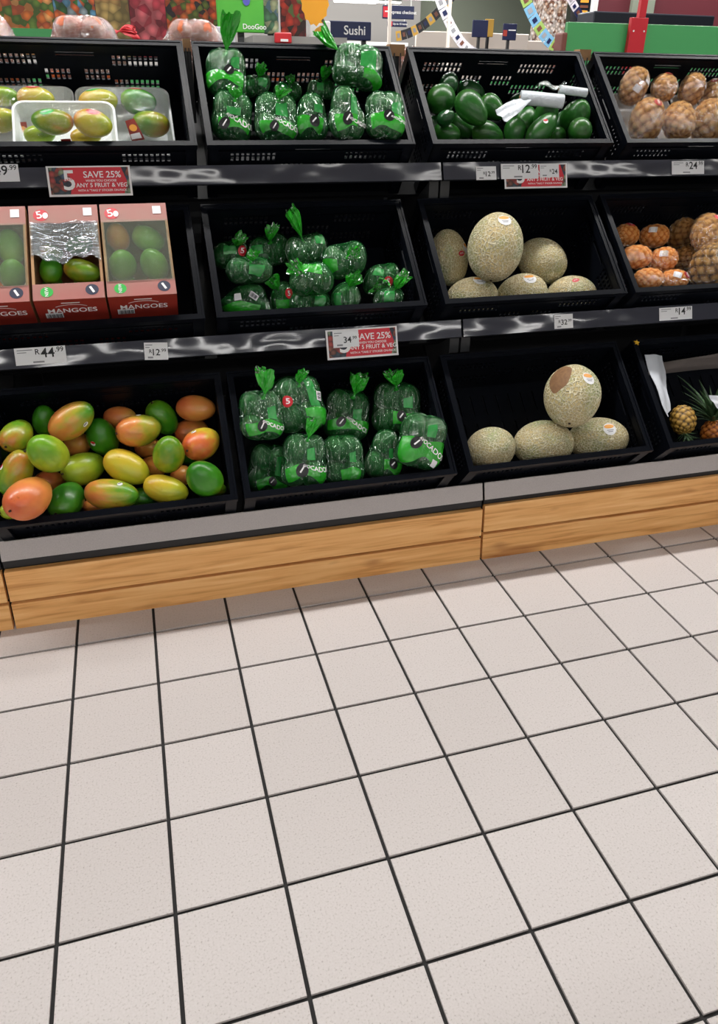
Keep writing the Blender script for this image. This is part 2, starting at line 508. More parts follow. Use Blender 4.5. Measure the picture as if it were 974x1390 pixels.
# ------------------------------------------------------------------ floor: grout bed and single tiles
YAW = math.radians(1.038)
floor = mk('floor', [(-9, -14, -.006), (16, -14, -.006), (16, 40, -.006), (-9, 40, -.006)], [(0, 1, 2, 3)], 'grout')
tag(floor, 'pale square floor tiles with dark grout lines in the aisle', 'floor', kind='structure')
TILE, GAP = .2, .0072
hv, hf = box_geo(-TILE / 2 + GAP / 2, TILE / 2 - GAP / 2, -TILE / 2 + GAP / 2, TILE / 2 - GAP / 2, -.006, 0, .0008)
tile_me = mesh_data('tile', hv, hf, 'tile')
def tile_pos(i, j):
    x, y = TILE * (i + .5) - 1.2, TILE * (j + .5)
    return (1.2 + x * math.cos(YAW) - y * math.sin(YAW), x * math.sin(YAW) + y * math.cos(YAW))
cells = sorted(((i, j) for i in range(-22, 40) for j in range(-24, 8)), key=lambda c: (tile_pos(*c)[0] - .75) ** 2 * .55 + (tile_pos(*c)[1] + .35) ** 2)
rest_v, rest_f = [], []
for n, (i, j) in enumerate(cells):
    x, y = tile_pos(i, j)
    mw = Matrix.Translation((x, y, 0)) @ Matrix.Rotation(YAW, 4, 'Z')
    if n < 300:
        inst('tile', tile_me, floor, mw)
    else:
        b0 = len(rest_v)
        rest_v += [tuple(mw @ Vector(q)) for q in hv]
        rest_f += [tuple(k + b0 for k in q) for q in hf]
tag(mk('outer_tiles', rest_v, rest_f, 'tile', floor), kind='stuff')

# ------------------------------------------------------------------ ceiling, far walls and lamps
ceil = box('ceiling', -9, 16, -14, 40, 3.6, 3.7, 'ceiling_paint')
tag(ceil, 'pale grey store ceiling with rows of tube lamps', 'ceiling', kind='structure')
wl = box('wall_left', -9, 5.6, 13.6, 13.8, 0, 3.6, 'wall_grey')
tag(wl, 'pale far wall above the checkouts', 'wall', kind='structure')
wb = box('wall_back', 5.6, 16, 14, 14.2, 0, 3.6, 'wall_olive')
tag(wb, 'grey green far wall of the store', 'wall', kind='structure')
def lamp_mat():
    m, nt, out = new_mat('lamp_glow')
    e = N(nt, 'Emission', Strength=9.0)
    e.inputs[0].default_value = (1, .97, .92, 1)
    nt.links.new(e.outputs[0], out.inputs[0])
    m.cycles.emission_sampling = 'NONE'
lamp_mat()
ORD = ['first', 'second', 'third', 'fourth', 'fifth', 'sixth']
ROWNAME = ['over the crates', 'over the aisle', 'of the next aisle', 'of the aisle after that', 'behind the shelf', 'over the checkouts', 'added to brighten the far wall']
for r, (y, watts) in enumerate(LAMP_ROWS):
    for k, x in enumerate(LAMP_XS):
        L = empty('ceiling_lamp', Matrix.Translation((x, y, 3.6)), '%s tube lamp from the left in the ceiling row %s' % (ORD[k], ROWNAME[r]), 'lamp', 'tube lamps on the ceiling')
        box('housing', -.78, .78, -.09, .09, -.10, 0, 'lamp_housing', L, .008)
        box('diffuser', -.75, .75, -.06, .06, -.125, -.101, 'lamp_glow', L)
        ld = bpy.data.lights.new('tube_light', 'AREA')
        ld.shape = 'RECTANGLE'
        ld.size, ld.size_y = 1.5, .12
        ld.energy = watts
        ld.color = (1, .98, .955)
        lo = bpy.data.objects.new('tube_light', ld)
        add(lo, L)
        lo.location = (0, 0, -.13)

# ------------------------------------------------------------------ display shelving: two bays (and the next ones at either end)
ROW = {'T': (.594, 1.159, math.radians(42.3)), 'M': (.338, .748, math.radians(41.1)), 'B': (.060, .334, math.radians(41.5))}
CX = {'T1': -.145, 'T2': .488, 'T3': 1.150, 'T4': 1.806, 'M1': -.180, 'M2': .458, 'M3': 1.120, 'M4': 1.755, 'B1': -.152, 'B2': .473, 'B3': 1.116, 'B4': 1.781}
CW, CD, CH = .607, .385, .21

def bay(x0, x1, dz, label):
    d = empty('display_shelf', Matrix.Translation((x0, 0, 0)), label, 'shelf', 'bays of the produce display')
    w = x1 - x0 - .004
    # two oak boards, leaning back a little
    for z0, z1, yb in ((.0, .074 + dz, .088), (.084 + dz, .172 + dz, .096)):
        t = .012
        prism('plinth_board', [(yb, z0), (yb + t * .7, z1), (yb + t * .7 + .018, z1), (yb + .018, z0)], 0, w, 'oak', d)
    box('plinth_back', 0, w, .13, .16, 0, .17, 'black_frame', d)
    prism('ledge', [(.110, .203), (.124, .254), (.128, .254), (.114, .203)], 0, w, 'grey_ledge', d)
    prism('ledge_support', [(.116, .178), (.116, .203), (.160, .203), (.160, .178)], 0, w, 'black_frame', d)
    for zt, yt, zb, yb in ((.684, .384, .635, .367), (1.104, .632, 1.056, .614)):
        prism('price_rail', [(yb, zb), (yt, zt), (yt + .004, zt), (yb + .012, zb)], 0, w, 'rail_cover', d)
        prism('rail_channel', [(yb + .004, zb - .004), (yb + .004, zb), (yb + .014, zb), (yb + .014, zb - .004)], 0, w, 'black_plastic', d)
    for k in 'TMB':                                     # sloping decks that carry the crates
        Y, Z, t = ROW[k]
        p = lambda v, q: (Y + v * math.cos(t) - q * math.sin(t), Z + v * math.sin(t) + q * math.cos(t))
        prism('deck', [p(.0, -CH - .004), p(.42, -CH - .004), p(.42, -CH - .016), p(.0, -CH - .016)], 0, w, 'black_frame', d)
    for x in (0.0, w - .03):                            # uprights and the brackets from them to each deck
        box('upright', x, x + .03, 1.07, 1.12, 0, 1.3, 'black_frame', d)
        for k, zt, yt in (('M', .63, .385), ('T', 1.05, .64)):
            Y, Z, t = ROW[k]
            yf, zf = Y + .228 * math.sin(t), Z - .228 * math.cos(t)
            zb = zf + (1.07 - yf) * math.tan(t)
            prism('bracket', [(yt, zt), (yf, zf), (1.07, zb), (1.07, zb - .12), (yf + .03, zf - .12), (yt, zt - .05)], x, x + .03, 'bracket_grey', d)
        Y, Z, t = ROW['B']
        yf, zf = Y + .228 * math.sin(t), Z - .228 * math.cos(t)
        prism('bracket', [(yf, zf), (1.07, zf + (1.07 - yf) * math.tan(t)), (1.07, .05), (yf, .05)], x, x + .03, 'black_frame', d)
    box('back_panel', 0, w, 1.122, 1.13, .1, 1.248, 'black_frame', d)
    return d
bay(-1.57, -.163, 0, 'black produce display bay at the far left edge, only a sliver in view')
bay(-.160, 1.196, 0, 'black produce display bay with oak plinth, holding mangoes and bagged avocados')
bay(1.199, 2.63, .012, 'black produce display bay with oak plinth, holding melons and pineapples')
bay(2.633, 4.06, .012, 'empty black produce display bay beyond the right picture edge')

# ------------------------------------------------------------------ crates
def slots(x0, n, y0, rows, w=.0085, h=.015, px=.0150, py=.0205):
    return [(x0 + i * px, x0 + i * px + w, y0 + j * py, y0 + j * py + h) for i in range(n) for j in range(rows)]
IN, TH = .013, .005
LW, LD = CW - 2 * IN, CD - 2 * IN
HW = CH - .012
long_holes = slots(.055, 9, .135, 2) + slots(LW - .055 - 9 * .015, 9, .135, 2) + slots(.20, 5, .085, 2) + slots(.31, 5, .085, 2) + slots(.055, 9, .05, 2) + slots(LW - .19, 9, .05, 2) + [(LW / 2 - .052, LW / 2 + .052, .163, .177)]
short_holes = slots(.03, 6, .11, 3) + slots(LD - .03 - 6 * .015, 6, .11, 3) + slots(.03, 6, .03, 3) + slots(LD - .12, 6, .03, 3) + [(LD / 2 - .045, LD / 2 + .045, .155, .170)]
base_holes = [(.05 + i * .045, .05 + i * .045 + .006, .05 + j * .1, .05 + j * .1 + .07) for i in range(11) for j in range(3)]
lv, lf = rim_panel(LW, HW, long_holes, TH)
sv, sf = rim_panel(LD, HW, short_holes, TH)
bv, bf = rim_panel(LW, LD, base_holes, TH)
wall_long = mesh_data('long_wall', lv, lf, 'black_plastic')
wall_short = mesh_data('short_wall', sv, sf, 'black_plastic')
base_me = mesh_data('crate_base', bv, bf, 'black_plastic')
def ring(x0, x1, y0, y1, ix, z0, z1, base):
    o = [(x0, y0), (x1, y0), (x1, y1), (x0, y1)]
    n = [(x0 + ix, y0 + ix), (x1 - ix, y0 + ix), (x1 - ix, y1 - ix), (x0 + ix, y1 - ix)]
    v = [(x, y, z) for z in (z0, z1) for x, y in o] + [(x, y, z) for z in (z0, z1) for x, y in n]
    f = []
    for i in range(4):
        j = (i + 1) % 4
        f += [(i, j, 4 + j, 4 + i), (8 + j, 8 + i, 12 + i, 12 + j), (4 + i, 4 + j, 12 + j, 12 + i), (j, i, 8 + i, 8 + j)]
    return v, [tuple(k + base for k in q) for q in f]
rv, rf = ring(0, CW, 0, CD, .006, -.016, 0, 0)
q_, g_ = ring(.004, CW - .004, .004, CD - .004, .014, -.006, -.002, len(rv)); rv += q_; rf += g_
q_, g_ = ring(.008, CW - .008, .008, CD - .008, .010, -.040, -.034, len(rv)); rv += q_; rf += g_
for x in (.002, CW - .032):                              # corner posts
    for y in (.002, CD - .032):
        q_, g_ = box_geo(x, x + .03, y, y + .03, -CH, -.003, 0, len(rv))
        cx_, cy_ = (x + (.014 if x < .1 else 0)), (y + (.014 if y < .1 else 0))
        # L-shaped: two thin plates instead of a block
        q_, g_ = box_geo(x, x + .03, y if y < .1 else y + .024, y + .006 if y < .1 else y + .03, -CH, -.003, 0, len(rv)); rv += q_; rf += g_
        q_, g_ = box_geo(x if x < .1 else x + .024, x + .006 if x < .1 else x + .03, y, y + .03, -CH, -.003, 0, len(rv)); rv += q_; rf += g_
rim_me = mesh_data('rim', rv, rf, 'black_plastic')

def crate_matrix(k):
    Y, Z, t = ROW[k[0]]
    return Matrix.Translation((CX[k], Y, Z)) @ rotx(t)
CRATE = {}
CLABEL = {'T1': 'black slotted crate on the top shelf holding tray-packed mangoes', 'T2': 'black slotted crate on the top shelf full of bagged avocados',
          'T3': 'black slotted crate on the top shelf holding loose avocados', 'T4': 'black slotted crate on the top shelf with wrapped brown pineapples',
          'M1': 'black slotted crate on the middle shelf holding red mango cartons', 'M2': 'black slotted crate on the middle shelf with tied avocado bags',
          'M3': 'black slotted crate on the middle shelf with six pale melons', 'M4': 'black slotted crate on the middle shelf with orange wrapped pineapples',
          'B1': 'black slotted crate on the bottom shelf heaped with loose mangoes', 'B2': 'black slotted crate on the bottom shelf full of green avocado bags',
          'B3': 'black slotted crate on the bottom shelf with four netted melons', 'B4': 'black slotted crate on the bottom shelf with crowned pineapples'}
for k in CX:
    c = empty('produce_crate', crate_matrix(k), CLABEL[k], 'crate', 'black crates on the display')
    CRATE[k] = c
    inst('crate_base', base_me, c, Matrix.Translation((IN, IN, -CH)))
    inst('long_wall', wall_long, c, Matrix.Translation((IN, IN + TH, -CH + .002)) @ rotx(math.pi / 2))
    inst('long_wall', wall_long, c, Matrix.Translation((IN, CD - IN, -CH + .002)) @ rotx(math.pi / 2))
    rot = Matrix(((0, 0, 1, 0), (1, 0, 0, 0), (0, 1, 0, 0), (0, 0, 0, 1)))
    inst('short_wall', wall_short, c, Matrix.Translation((IN, IN, -CH + .002)) @ rot)
    inst('short_wall', wall_short, c, Matrix.Translation((CW - IN - TH, IN, -CH + .002)) @ rot)
    inst('rim', rim_me, c)


# ------------------------------------------------------------------ where each fruit and bag lies
MANGO_PILE = [  # centre, long axis, half length, half width
    ((-0.0886,0.2608,0.4892), (0.4149,0.8830,0.2196), 0.0526, 0.0405),
    ((-0.0303,0.3643,0.4846), (0.0957,-0.1478,0.9844), 0.0436, 0.0335),
    ((0.0491,0.2891,0.5061), (0.8550,0.0477,0.5164), 0.0672, 0.0474),
    ((0.0008,0.1358,0.4877), (-0.3077,-0.5626,0.7673), 0.0635, 0.0489),
    ((-0.0876,0.1523,0.4342), (0.5096,0.3032,0.8052), 0.0615, 0.0410),
    ((-0.0532,0.0616,0.4066), (0.5211,0.8523,0.0440), 0.0681, 0.0524),
    ((-0.1029,0.0981,0.3589), (0.8255,0.5512,-0.1215), 0.0312, 0.0240),
    ((-0.0331,0.2777,0.3364), (0.7689,0.5228,-0.3681), 0.0448, 0.0345),
    ((0.0171,0.1595,0.3356), (0.4076,0.8986,0.1625), 0.0605, 0.0465),
    ((0.0425,0.3699,0.3997), (0.3708,-0.8434,0.3889), 0.0490, 0.0377),
    ((0.1172,0.3268,0.4342), (-0.2092,-0.2648,0.9413), 0.0602, 0.0463),
    ((0.0605,0.2600,0.3759), (0.8303,0.5554,-0.0464), 0.0629, 0.0484),
    ((0.1338,0.1391,0.3498), (0.9517,-0.3001,-0.0646), 0.0709, 0.0457),
    ((0.1766,0.2169,0.3866), (0.7797,-0.4545,-0.4306), 0.0660, 0.0460),
    ((0.1666,0.3868,0.4642), (0.9652,-0.2613,0.0124), 0.0463, 0.0337),
    ((0.2177,0.2782,0.4649), (0.9476,0.3178,-0.0326), 0.0632, 0.0486),
    ((0.2832,0.3581,0.4622), (0.4519,0.0191,-0.8918), 0.0562, 0.0433),
    ((0.3798,0.3570,0.4828), (0.9517,-0.3001,-0.0646), 0.0573, 0.0403),
    ((0.3601,0.3823,0.4018), (0.9970,0.0745,0.0231), 0.0509, 0.0392),
    ((0.3802,0.2295,0.4290), (0.6976,0.7164,0.0029), 0.0610, 0.0469),
    ((0.2906,0.1781,0.4299), (0.1176,-0.2715,0.9552), 0.0565, 0.0435),
    ((0.2725,0.1387,0.3471), (0.9032,-0.3706,-0.2165), 0.0613, 0.0415),
    ((0.3762,0.1098,0.3813), (0.3951,0.4826,-0.7816), 0.0637, 0.0490),
    ((0.2126,0.1832,0.3036), (0.9730,0.1296,-0.1908), 0.0420, 0.0323),
    ((0.2436,0.2788,0.3476), (0.5627,-0.7613,0.3221), 0.0461, 0.0355),
    ((0.2344,0.3503,0.3779), (0.5936,-0.7431,0.3088), 0.0443, 0.0341),
    ((0.0784,0.1841,0.2939), (0.7699,-0.6016,0.2132), 0.0311, 0.0239),
    ((-0.0936,0.3719,0.3935), (0.9130,0.3033,-0.2729), 0.0403, 0.0310),
    ((0.3491,0.3116,0.3569), (0.6683,-0.6920,0.2729), 0.0389, 0.0299),
    ((0.3196,0.2407,0.3316), (0.4385,-0.8198,0.3682), 0.0406, 0.0312),
    ((0.4073,0.1621,0.3159), (0.8859,0.3564,-0.2970), 0.0292, 0.0225),
]
AVOCADO_PILE = [  # centre, long axis, half length, half width
    ((1.2496,0.8052,1.2749), (0.5919,0.7595,0.2700), 0.0599, 0.0444),
    ((1.3029,0.8887,1.3186), (0.4921,0.6299,0.6009), 0.0421, 0.0312),
    ((1.3926,0.9131,1.2948), (0.9032,-0.3706,-0.2165), 0.0466, 0.0343),
    ((1.3096,0.6997,1.2501), (0.5344,-0.5176,-0.6682), 0.0613, 0.0432),
    ((1.4437,0.8448,1.2498), (0.5344,-0.5176,-0.6682), 0.0485, 0.0340),
    ((1.2219,0.6874,1.2248), (0.5420,-0.6782,0.4963), 0.0304, 0.0225),
    ((1.2296,0.8072,1.1967), (0.4846,0.8111,0.3276), 0.0448, 0.0332),
    ((1.2410,0.7219,1.1778), (0.6229,-0.7823,-0.0069), 0.0467, 0.0346),
    ((1.3202,0.7985,1.1950), (0.5984,-0.7424,-0.3013), 0.0515, 0.0381),
    ((1.3783,0.7156,1.1757), (0.9334,-0.1620,-0.3201), 0.0520, 0.0385),
    ((1.4655,0.7071,1.1802), (0.1355,0.2217,0.9657), 0.0475, 0.0352),
    ((1.5497,0.8079,1.2143), (0.5096,0.3032,0.8052), 0.0463, 0.0341),
    ((1.5867,0.7404,1.2343), (-0.1533,-0.5264,0.8363), 0.0530, 0.0392),
    ((1.5381,0.6658,1.1929), (0.7064,0.1817,0.6841), 0.0651, 0.0360),
    ((1.6914,0.7361,1.2283), (-0.0101,-0.6968,0.7172), 0.0616, 0.0456),
    ((1.6714,0.6610,1.1866), (0.5991,0.6776,-0.4266), 0.0508, 0.0377),
    ((1.6282,0.7216,1.1726), (0.8403,0.4305,-0.3295), 0.0357, 0.0264),
    ((1.5832,0.9169,1.2665), (0.9454,-0.0895,0.3135), 0.0477, 0.0301),
    ((1.6991,0.8340,1.1978), (0.0576,-0.2463,0.9675), 0.0473, 0.0350),
]
MELON_MID = [  # centre, long axis, half length, half width
    ((1.2357,0.6211,0.8188), (-0.0062,0.4849,0.8746), 0.0932, 0.0621),
    ((1.3254,0.4718,0.8758), (0.2782,0.4041,0.8714), 0.1061, 0.0869),
    ((1.5566,0.5934,0.8003), (0.7797,-0.4545,-0.4306), 0.0857, 0.0735),
    ((1.2751,0.5028,0.7143), (0.9700,-0.1781,0.1655), 0.0857, 0.0681),
    ((1.4440,0.4911,0.7151), (0.8043,-0.4918,0.3336), 0.0847, 0.0737),
    ((1.6231,0.4924,0.7047), (0.9713,-0.2206,0.0893), 0.0849, 0.0679),
]
MELON_LOW = [  # centre, long axis, half length, half width
    ((1.2418,0.1960,0.3281), (0.6060,-0.5889,0.5348), 0.0806, 0.0701),
    ((1.4212,0.1955,0.3257), (0.9713,-0.2206,0.0893), 0.0956, 0.0760),
    ((1.6089,0.1875,0.3261), (0.9697,-0.2371,0.0586), 0.0971, 0.0702),
    ((1.4907,0.1868,0.4844), (0.4222,0.6770,0.6028), 0.1004, 0.0873),
]
BAG_LOW = [  # centre, long axis, half length, half width
    ((0.5495,0.2196,0.5019), (0.0277,0.4775,0.8782), 0.0727, 0.0629),
    ((0.6642,0.2793,0.5007), (-0.0570,0.4949,0.8671), 0.0878, 0.0755),
    ((0.8188,0.3230,0.4326), (0.1960,0.4319,0.8804), 0.0814, 0.0728),
    ((0.9723,0.3091,0.4449), (0.1123,0.4564,0.8827), 0.0843, 0.0778),
    ((0.5679,0.2522,0.3145), (0.1960,0.4319,0.8804), 0.0791, 0.0645),
    ((0.6530,0.1565,0.3795), (0.1123,0.4564,0.8827), 0.0797, 0.0658),
    ((0.7739,0.1796,0.3538), (0.0277,0.4775,0.8782), 0.0779, 0.0636),
    ((0.8967,0.1911,0.3531), (0.1123,0.4564,0.8827), 0.0752, 0.0585),
    ((0.9923,0.1359,0.4113), (0.3105,0.3921,0.8659), 0.0836, 0.0714),
]
BAG_TOP = [  # centre, long axis, half length, half width
    ((0.5762,0.8216,1.3333), (0.0785,0.4653,0.8817), 0.0773, 0.0606),
    ((0.6711,0.8859,1.3050), (0.1123,0.4564,0.8827), 0.0413, 0.0457),
    ((0.7737,0.9073,1.2898), (0.1123,0.4564,0.8827), 0.0378, 0.0467),
    ((0.8793,0.8998,1.2951), (0.1123,0.4564,0.8827), 0.0403, 0.0448),
    ((0.9743,0.8136,1.3564), (0.1960,0.4319,0.8804), 0.0670, 0.0800),
    ((0.5771,0.7313,1.2249), (0.1459,0.4470,0.8825), 0.0743, 0.0598),
    ((0.7025,0.7203,1.2222), (0.1123,0.4564,0.8827), 0.0750, 0.0657),
    ((0.8129,0.7643,1.2208), (0.1123,0.4564,0.8827), 0.0751, 0.0579),
    ((0.9028,0.6627,1.2346), (0.0785,0.4653,0.8817), 0.0810, 0.0561),
    ((1.0154,0.6540,1.2313), (0.1123,0.4564,0.8827), 0.0734, 0.0608),
]
BAG_MID = [  # centre, long axis, half length, half width
    ((0.5367,0.6608,0.8513), (0.0277,0.4775,0.8782), 0.0504, 0.0552),
    ((0.5743,0.5128,0.8318), (0.1960,0.4319,0.8804), 0.0457, 0.0686),
    ((0.6562,0.6402,0.8607), (0.0277,0.4775,0.8782), 0.0602, 0.0674),
    ((0.7547,0.5760,0.8691), (0.1123,0.4564,0.8827), 0.0593, 0.0640),
    ((0.7413,0.4325,0.8165), (0.1960,0.4319,0.8804), 0.0566, 0.0634),
    ((0.5602,0.5231,0.7399), (0.1123,0.4564,0.8827), 0.0514, 0.0818),
    ((0.6738,0.5426,0.7375), (0.1123,0.4564,0.8827), 0.0572, 0.0406),
    ((0.7438,0.4701,0.7386), (0.1960,0.4319,0.8804), 0.0444, 0.0631),
    ((0.8592,0.5093,0.8478), (0.1123,0.4564,0.8827), 0.0657, 0.0657),
    ((0.8440,0.4364,0.7547), (0.1123,0.4564,0.8827), 0.0511, 0.0465),
    ((0.9723,0.4994,0.7903), (0.1960,0.4319,0.8804), 0.0599, 0.0551),
    ((0.9704,0.4207,0.7495), (0.1123,0.4564,0.8827), 0.0375, 0.0516),
]
MANGO_BOXED = [  # centre, long axis, half length, half width
    ((0.2216,0.5601,0.9285), (-0.1075,-0.4322,0.8954), 0.0423, 0.0338),
    ((0.3022,0.5537,0.9229), (0.8964,-0.0792,-0.4361), 0.0465, 0.0372),
    ((0.2263,0.4778,0.8689), (0.0377,-0.6524,0.7569), 0.0490, 0.0392),
    ((0.3106,0.4741,0.8680), (-0.3202,-0.4358,0.8412), 0.0481, 0.0385),
    ((0.2294,0.5285,0.8051), (0.6979,0.5961,-0.3970), 0.0364, 0.0291),
    ((0.3121,0.5268,0.8034), (0.5202,-0.7838,0.3392), 0.0394, 0.0315),
    ((0.1181,0.5556,0.9113), (0.9700,-0.1781,0.1655), 0.0365, 0.0284),
    ((0.0445,0.4613,0.8688), (0.1960,0.4319,0.8804), 0.0390, 0.0312),
    ((0.1239,0.4505,0.8636), (0.9032,-0.3706,-0.2165), 0.0491, 0.0334),
    ((0.0389,0.5008,0.8231), (0.6319,-0.7183,0.2911), 0.0301, 0.0241),
    ((0.1245,0.4947,0.8202), (0.8923,0.3446,-0.2917), 0.0328, 0.0263),
    ((0.0397,0.5648,0.8928), (0.8923,0.3446,-0.2917), 0.0329, 0.0263),
    ((-0.0570,0.5455,0.9157), (-0.0570,0.4949,0.8671), 0.0475, 0.0376),
    ((-0.0515,0.4626,0.8614), (0.1198,-0.5667,0.8152), 0.0447, 0.0358),
    ((-0.0725,0.5128,0.8139), (0.9799,0.0964,-0.1745), 0.0349, 0.0279),
]
MANGO_TRAY_RIGHT = [  # centre, long axis, half length, half width
    ((0.2084,0.8287,1.2588), (0.9713,-0.2206,0.0893), 0.0551, 0.0381),
    ((0.3200,0.8417,1.2593), (0.9517,-0.3001,-0.0646), 0.0517, 0.0388),
    ((0.3478,0.7812,1.2037), (0.9310,-0.3366,-0.1411), 0.0534, 0.0385),
]
MANGO_TRAY_FRONT = [  # centre, long axis, half length, half width
    ((0.0925,0.6367,1.2152), (0.9517,-0.3001,-0.0646), 0.0546, 0.0351),
    ((0.0496,0.6940,1.1802), (0.9713,-0.2206,0.0893), 0.0421, 0.0281),
    ((0.1955,0.6338,1.2112), (0.9032,-0.3706,-0.2165), 0.0513, 0.0375),
    ((0.1688,0.6909,1.1759), (0.9713,-0.2206,0.0893), 0.0427, 0.0264),
]
MANGO_TRAY_LEFT = [  # centre, long axis, half length, half width
    ((-0.0447,0.8626,1.2693), (0.9652,-0.2613,0.0124), 0.0396, 0.0292),
    ((0.0412,0.8342,1.2650), (0.9517,-0.3001,-0.0646), 0.0520, 0.0354),
    ((-0.0529,0.7966,1.2119), (0.9253,-0.3446,0.1581), 0.0453, 0.0349),
]
WRAPPED_TOP = [  # centre, long axis, half length, half width
    ((1.9684,0.8599,1.3178), (0.2750,-0.0966,0.9566), 0.0633, 0.0506),
    ((2.0926,0.8650,1.3147), (0.3601,0.9104,0.2040), 0.0577, 0.0462),
    ((2.2152,0.8778,1.3090), (-0.0008,-0.3884,0.9215), 0.0587, 0.0469),
    ((2.3174,0.8927,1.2911), (0.0968,-0.1451,0.9847), 0.0564, 0.0451),
    ((1.9794,0.7671,1.2145), (0.1507,0.0025,0.9886), 0.0751, 0.0601),
    ((2.1069,0.7664,1.2125), (0.2708,0.7215,0.6373), 0.0728, 0.0583),
    ((2.2327,0.7755,1.2122), (0.0156,-0.1629,0.9865), 0.0771, 0.0617),
]
WRAPPED_MID = [  # centre, long axis, half length, half width
    ((1.8933,0.6408,0.8649), (0.9609,0.2296,-0.1551), 0.0492, 0.0394),
    ((1.9972,0.6312,0.8594), (0.7853,-0.5850,0.2026), 0.0528, 0.0422),
    ((1.8777,0.5425,0.8105), (0.9652,-0.2613,0.0124), 0.0545, 0.0421),
    ((1.9749,0.5313,0.8002), (0.3489,-0.8498,0.3951), 0.0546, 0.0437),
    ((1.8766,0.4530,0.7595), (0.9652,-0.2613,0.0124), 0.0509, 0.0364),
    ((1.9737,0.4495,0.7532), (0.9652,-0.2613,0.0124), 0.0490, 0.0343),
    ((2.1280,0.6598,0.8588), (0.0417,-0.6485,0.7600), 0.0621, 0.0496),
    ((2.1086,0.5931,0.7835), (0.0597,-0.6306,0.7738), 0.0550, 0.0440),
    ((2.1365,0.5420,0.8809), (0.4210,0.6672,0.6145), 0.0720, 0.0576),
    ((2.0967,0.4443,0.7922), (-0.0008,-0.3884,0.9215), 0.0828, 0.0663),
]
PINEAPPLE_LOW = [  # centre, long axis, half length, half width
    ((1.9298,0.2074,0.3517), (0.2776,0.7514,0.5986), 0.0523, 0.0436),
    ((2.0575,0.2014,0.2901), (-0.1059,0.1531,0.9825), 0.0505, 0.0421),
]

# ------------------------------------------------------------------ fruit shapes (unit size, long axis x)
def lathe_mesh(name, fn, mat, nu=28, nv=18):
    """fn(t, a) -> point; t in 0..1 along the axis, a the angle round it."""
    v = [fn(0, 0)]
    for j in range(1, nv):
        for i in range(nu):
            v.append(fn(j / nv, 2 * math.pi * i / nu))
    v.append(fn(1, 0))
    f = [(0, 1 + (i + 1) % nu, 1 + i) for i in range(nu)]
    for j in range(nv - 2):
        a, b_ = 1 + j * nu, 1 + (j + 1) * nu
        f += [(a + i, a + (i + 1) % nu, b_ + (i + 1) % nu, b_ + i) for i in range(nu)]
    a = 1 + (nv - 2) * nu
    f += [(a + i, a + (i + 1) % nu, len(v) - 1) for i in range(nu)]
    return mesh_data(name, v, f, mat, True)

def mango_pt(t, a):
    x = -math.cos(math.pi * t)
    r = math.sin(math.pi * t) ** .92
    r *= (1 - .06 * x - .05 * x * x) * .965
    y, z = r * math.cos(a), r * math.sin(a) * .96
    z += .07 * x * x - .03
    y += .03 * x * (1 - x)
    if x < -.93:
        x += (-.93 - x) * .9                            # shallow dimple round the stalk
    return (x, y, z)

def avocado_pt(t, a):
    x = -math.cos(math.pi * t)
    r = math.sin(math.pi * t) * (1 - .17 * x) * 1.0
    return (x, r * math.cos(a), r * math.sin(a))

def melon_pt(t, a):
    x = -math.cos(math.pi * t)
    r = math.sin(math.pi * t) * (1 + .012 * math.cos(5 * a))
    if abs(x) > .97:
        x *= 1 - (abs(x) - .97) * .8
    return (x, r * math.cos(a), r * math.sin(a))

MANGOME = {}
def fruit_mesh(kind, mat):
    if (kind, mat) not in MANGOME:
        fn = {'mango': mango_pt, 'avocado': avocado_pt, 'melon': melon_pt}[kind]
        n = {'mango': (28, 18), 'avocado': (24, 16), 'melon': (40, 26)}[kind]
        MANGOME[(kind, mat)] = lathe_mesh(kind, fn, mat, *n)
    return MANGOME[(kind, mat)]

FRONT = Vector((.02, -.86, .51)).normalized()           # the side of the fruit turned to the aisle
RIGHT = Vector((1, 0, 0))
UPV = RIGHT.cross(-FRONT).normalized() * 1
if UPV.z < 0:
    UPV = -UPV

def fruit_matrix(c, ax, A, B, roll=0.0):
    x = Vector(ax).normalized()
    y = Vector((0, 0, 1)).cross(x)
    y = y.normalized() if y.length > 1e-3 else Vector((0, 1, 0))
    z = x.cross(y)
    M = Matrix(((x.x, y.x, z.x, 0), (x.y, y.y, z.y, 0), (x.z, y.z, z.z, 0), (0, 0, 0, 1)))
    return Matrix.Translation(c) @ M @ Matrix.Rotation(roll, 4, 'X') @ Matrix.Diagonal((A, B, B * .98, 1))

def on_fruit(name, geo, mat, o, at, lift=1.012, rot=0.0, parent=None):
    """Lay flat geometry (metres) on a fruit at the place `at` = (right, up) of the side turned to the aisle."""
    v, f = geo
    M = o.matrix_world
    Mi = M.inverted()
    cx, cy = at
    d = (RIGHT * cx + UPV * cy + FRONT * math.sqrt(max(.02, 1 - cx * cx - cy * cy))).normalized()
    l0 = (Mi.to_3x3() @ d).normalized()
    p0 = M @ l0
    nrm = (Mi.to_3x3().transposed() @ l0).normalized()
    tx = (RIGHT - nrm * RIGHT.dot(nrm)).normalized()
    ty = nrm.cross(tx)
    if ty.dot(UPV) < 0:
        ty = -ty
    c, s = math.cos(rot), math.sin(rot)
    out = []
    me = o.data
    for x, y in v:
        q = p0 + tx * (x * c - y * s) + ty * (x * s + y * c)
        l = (Mi @ q).normalized() * lift
        out.append(l)
    k = mk(name, out, f, mat, parent or o, True)
    return k

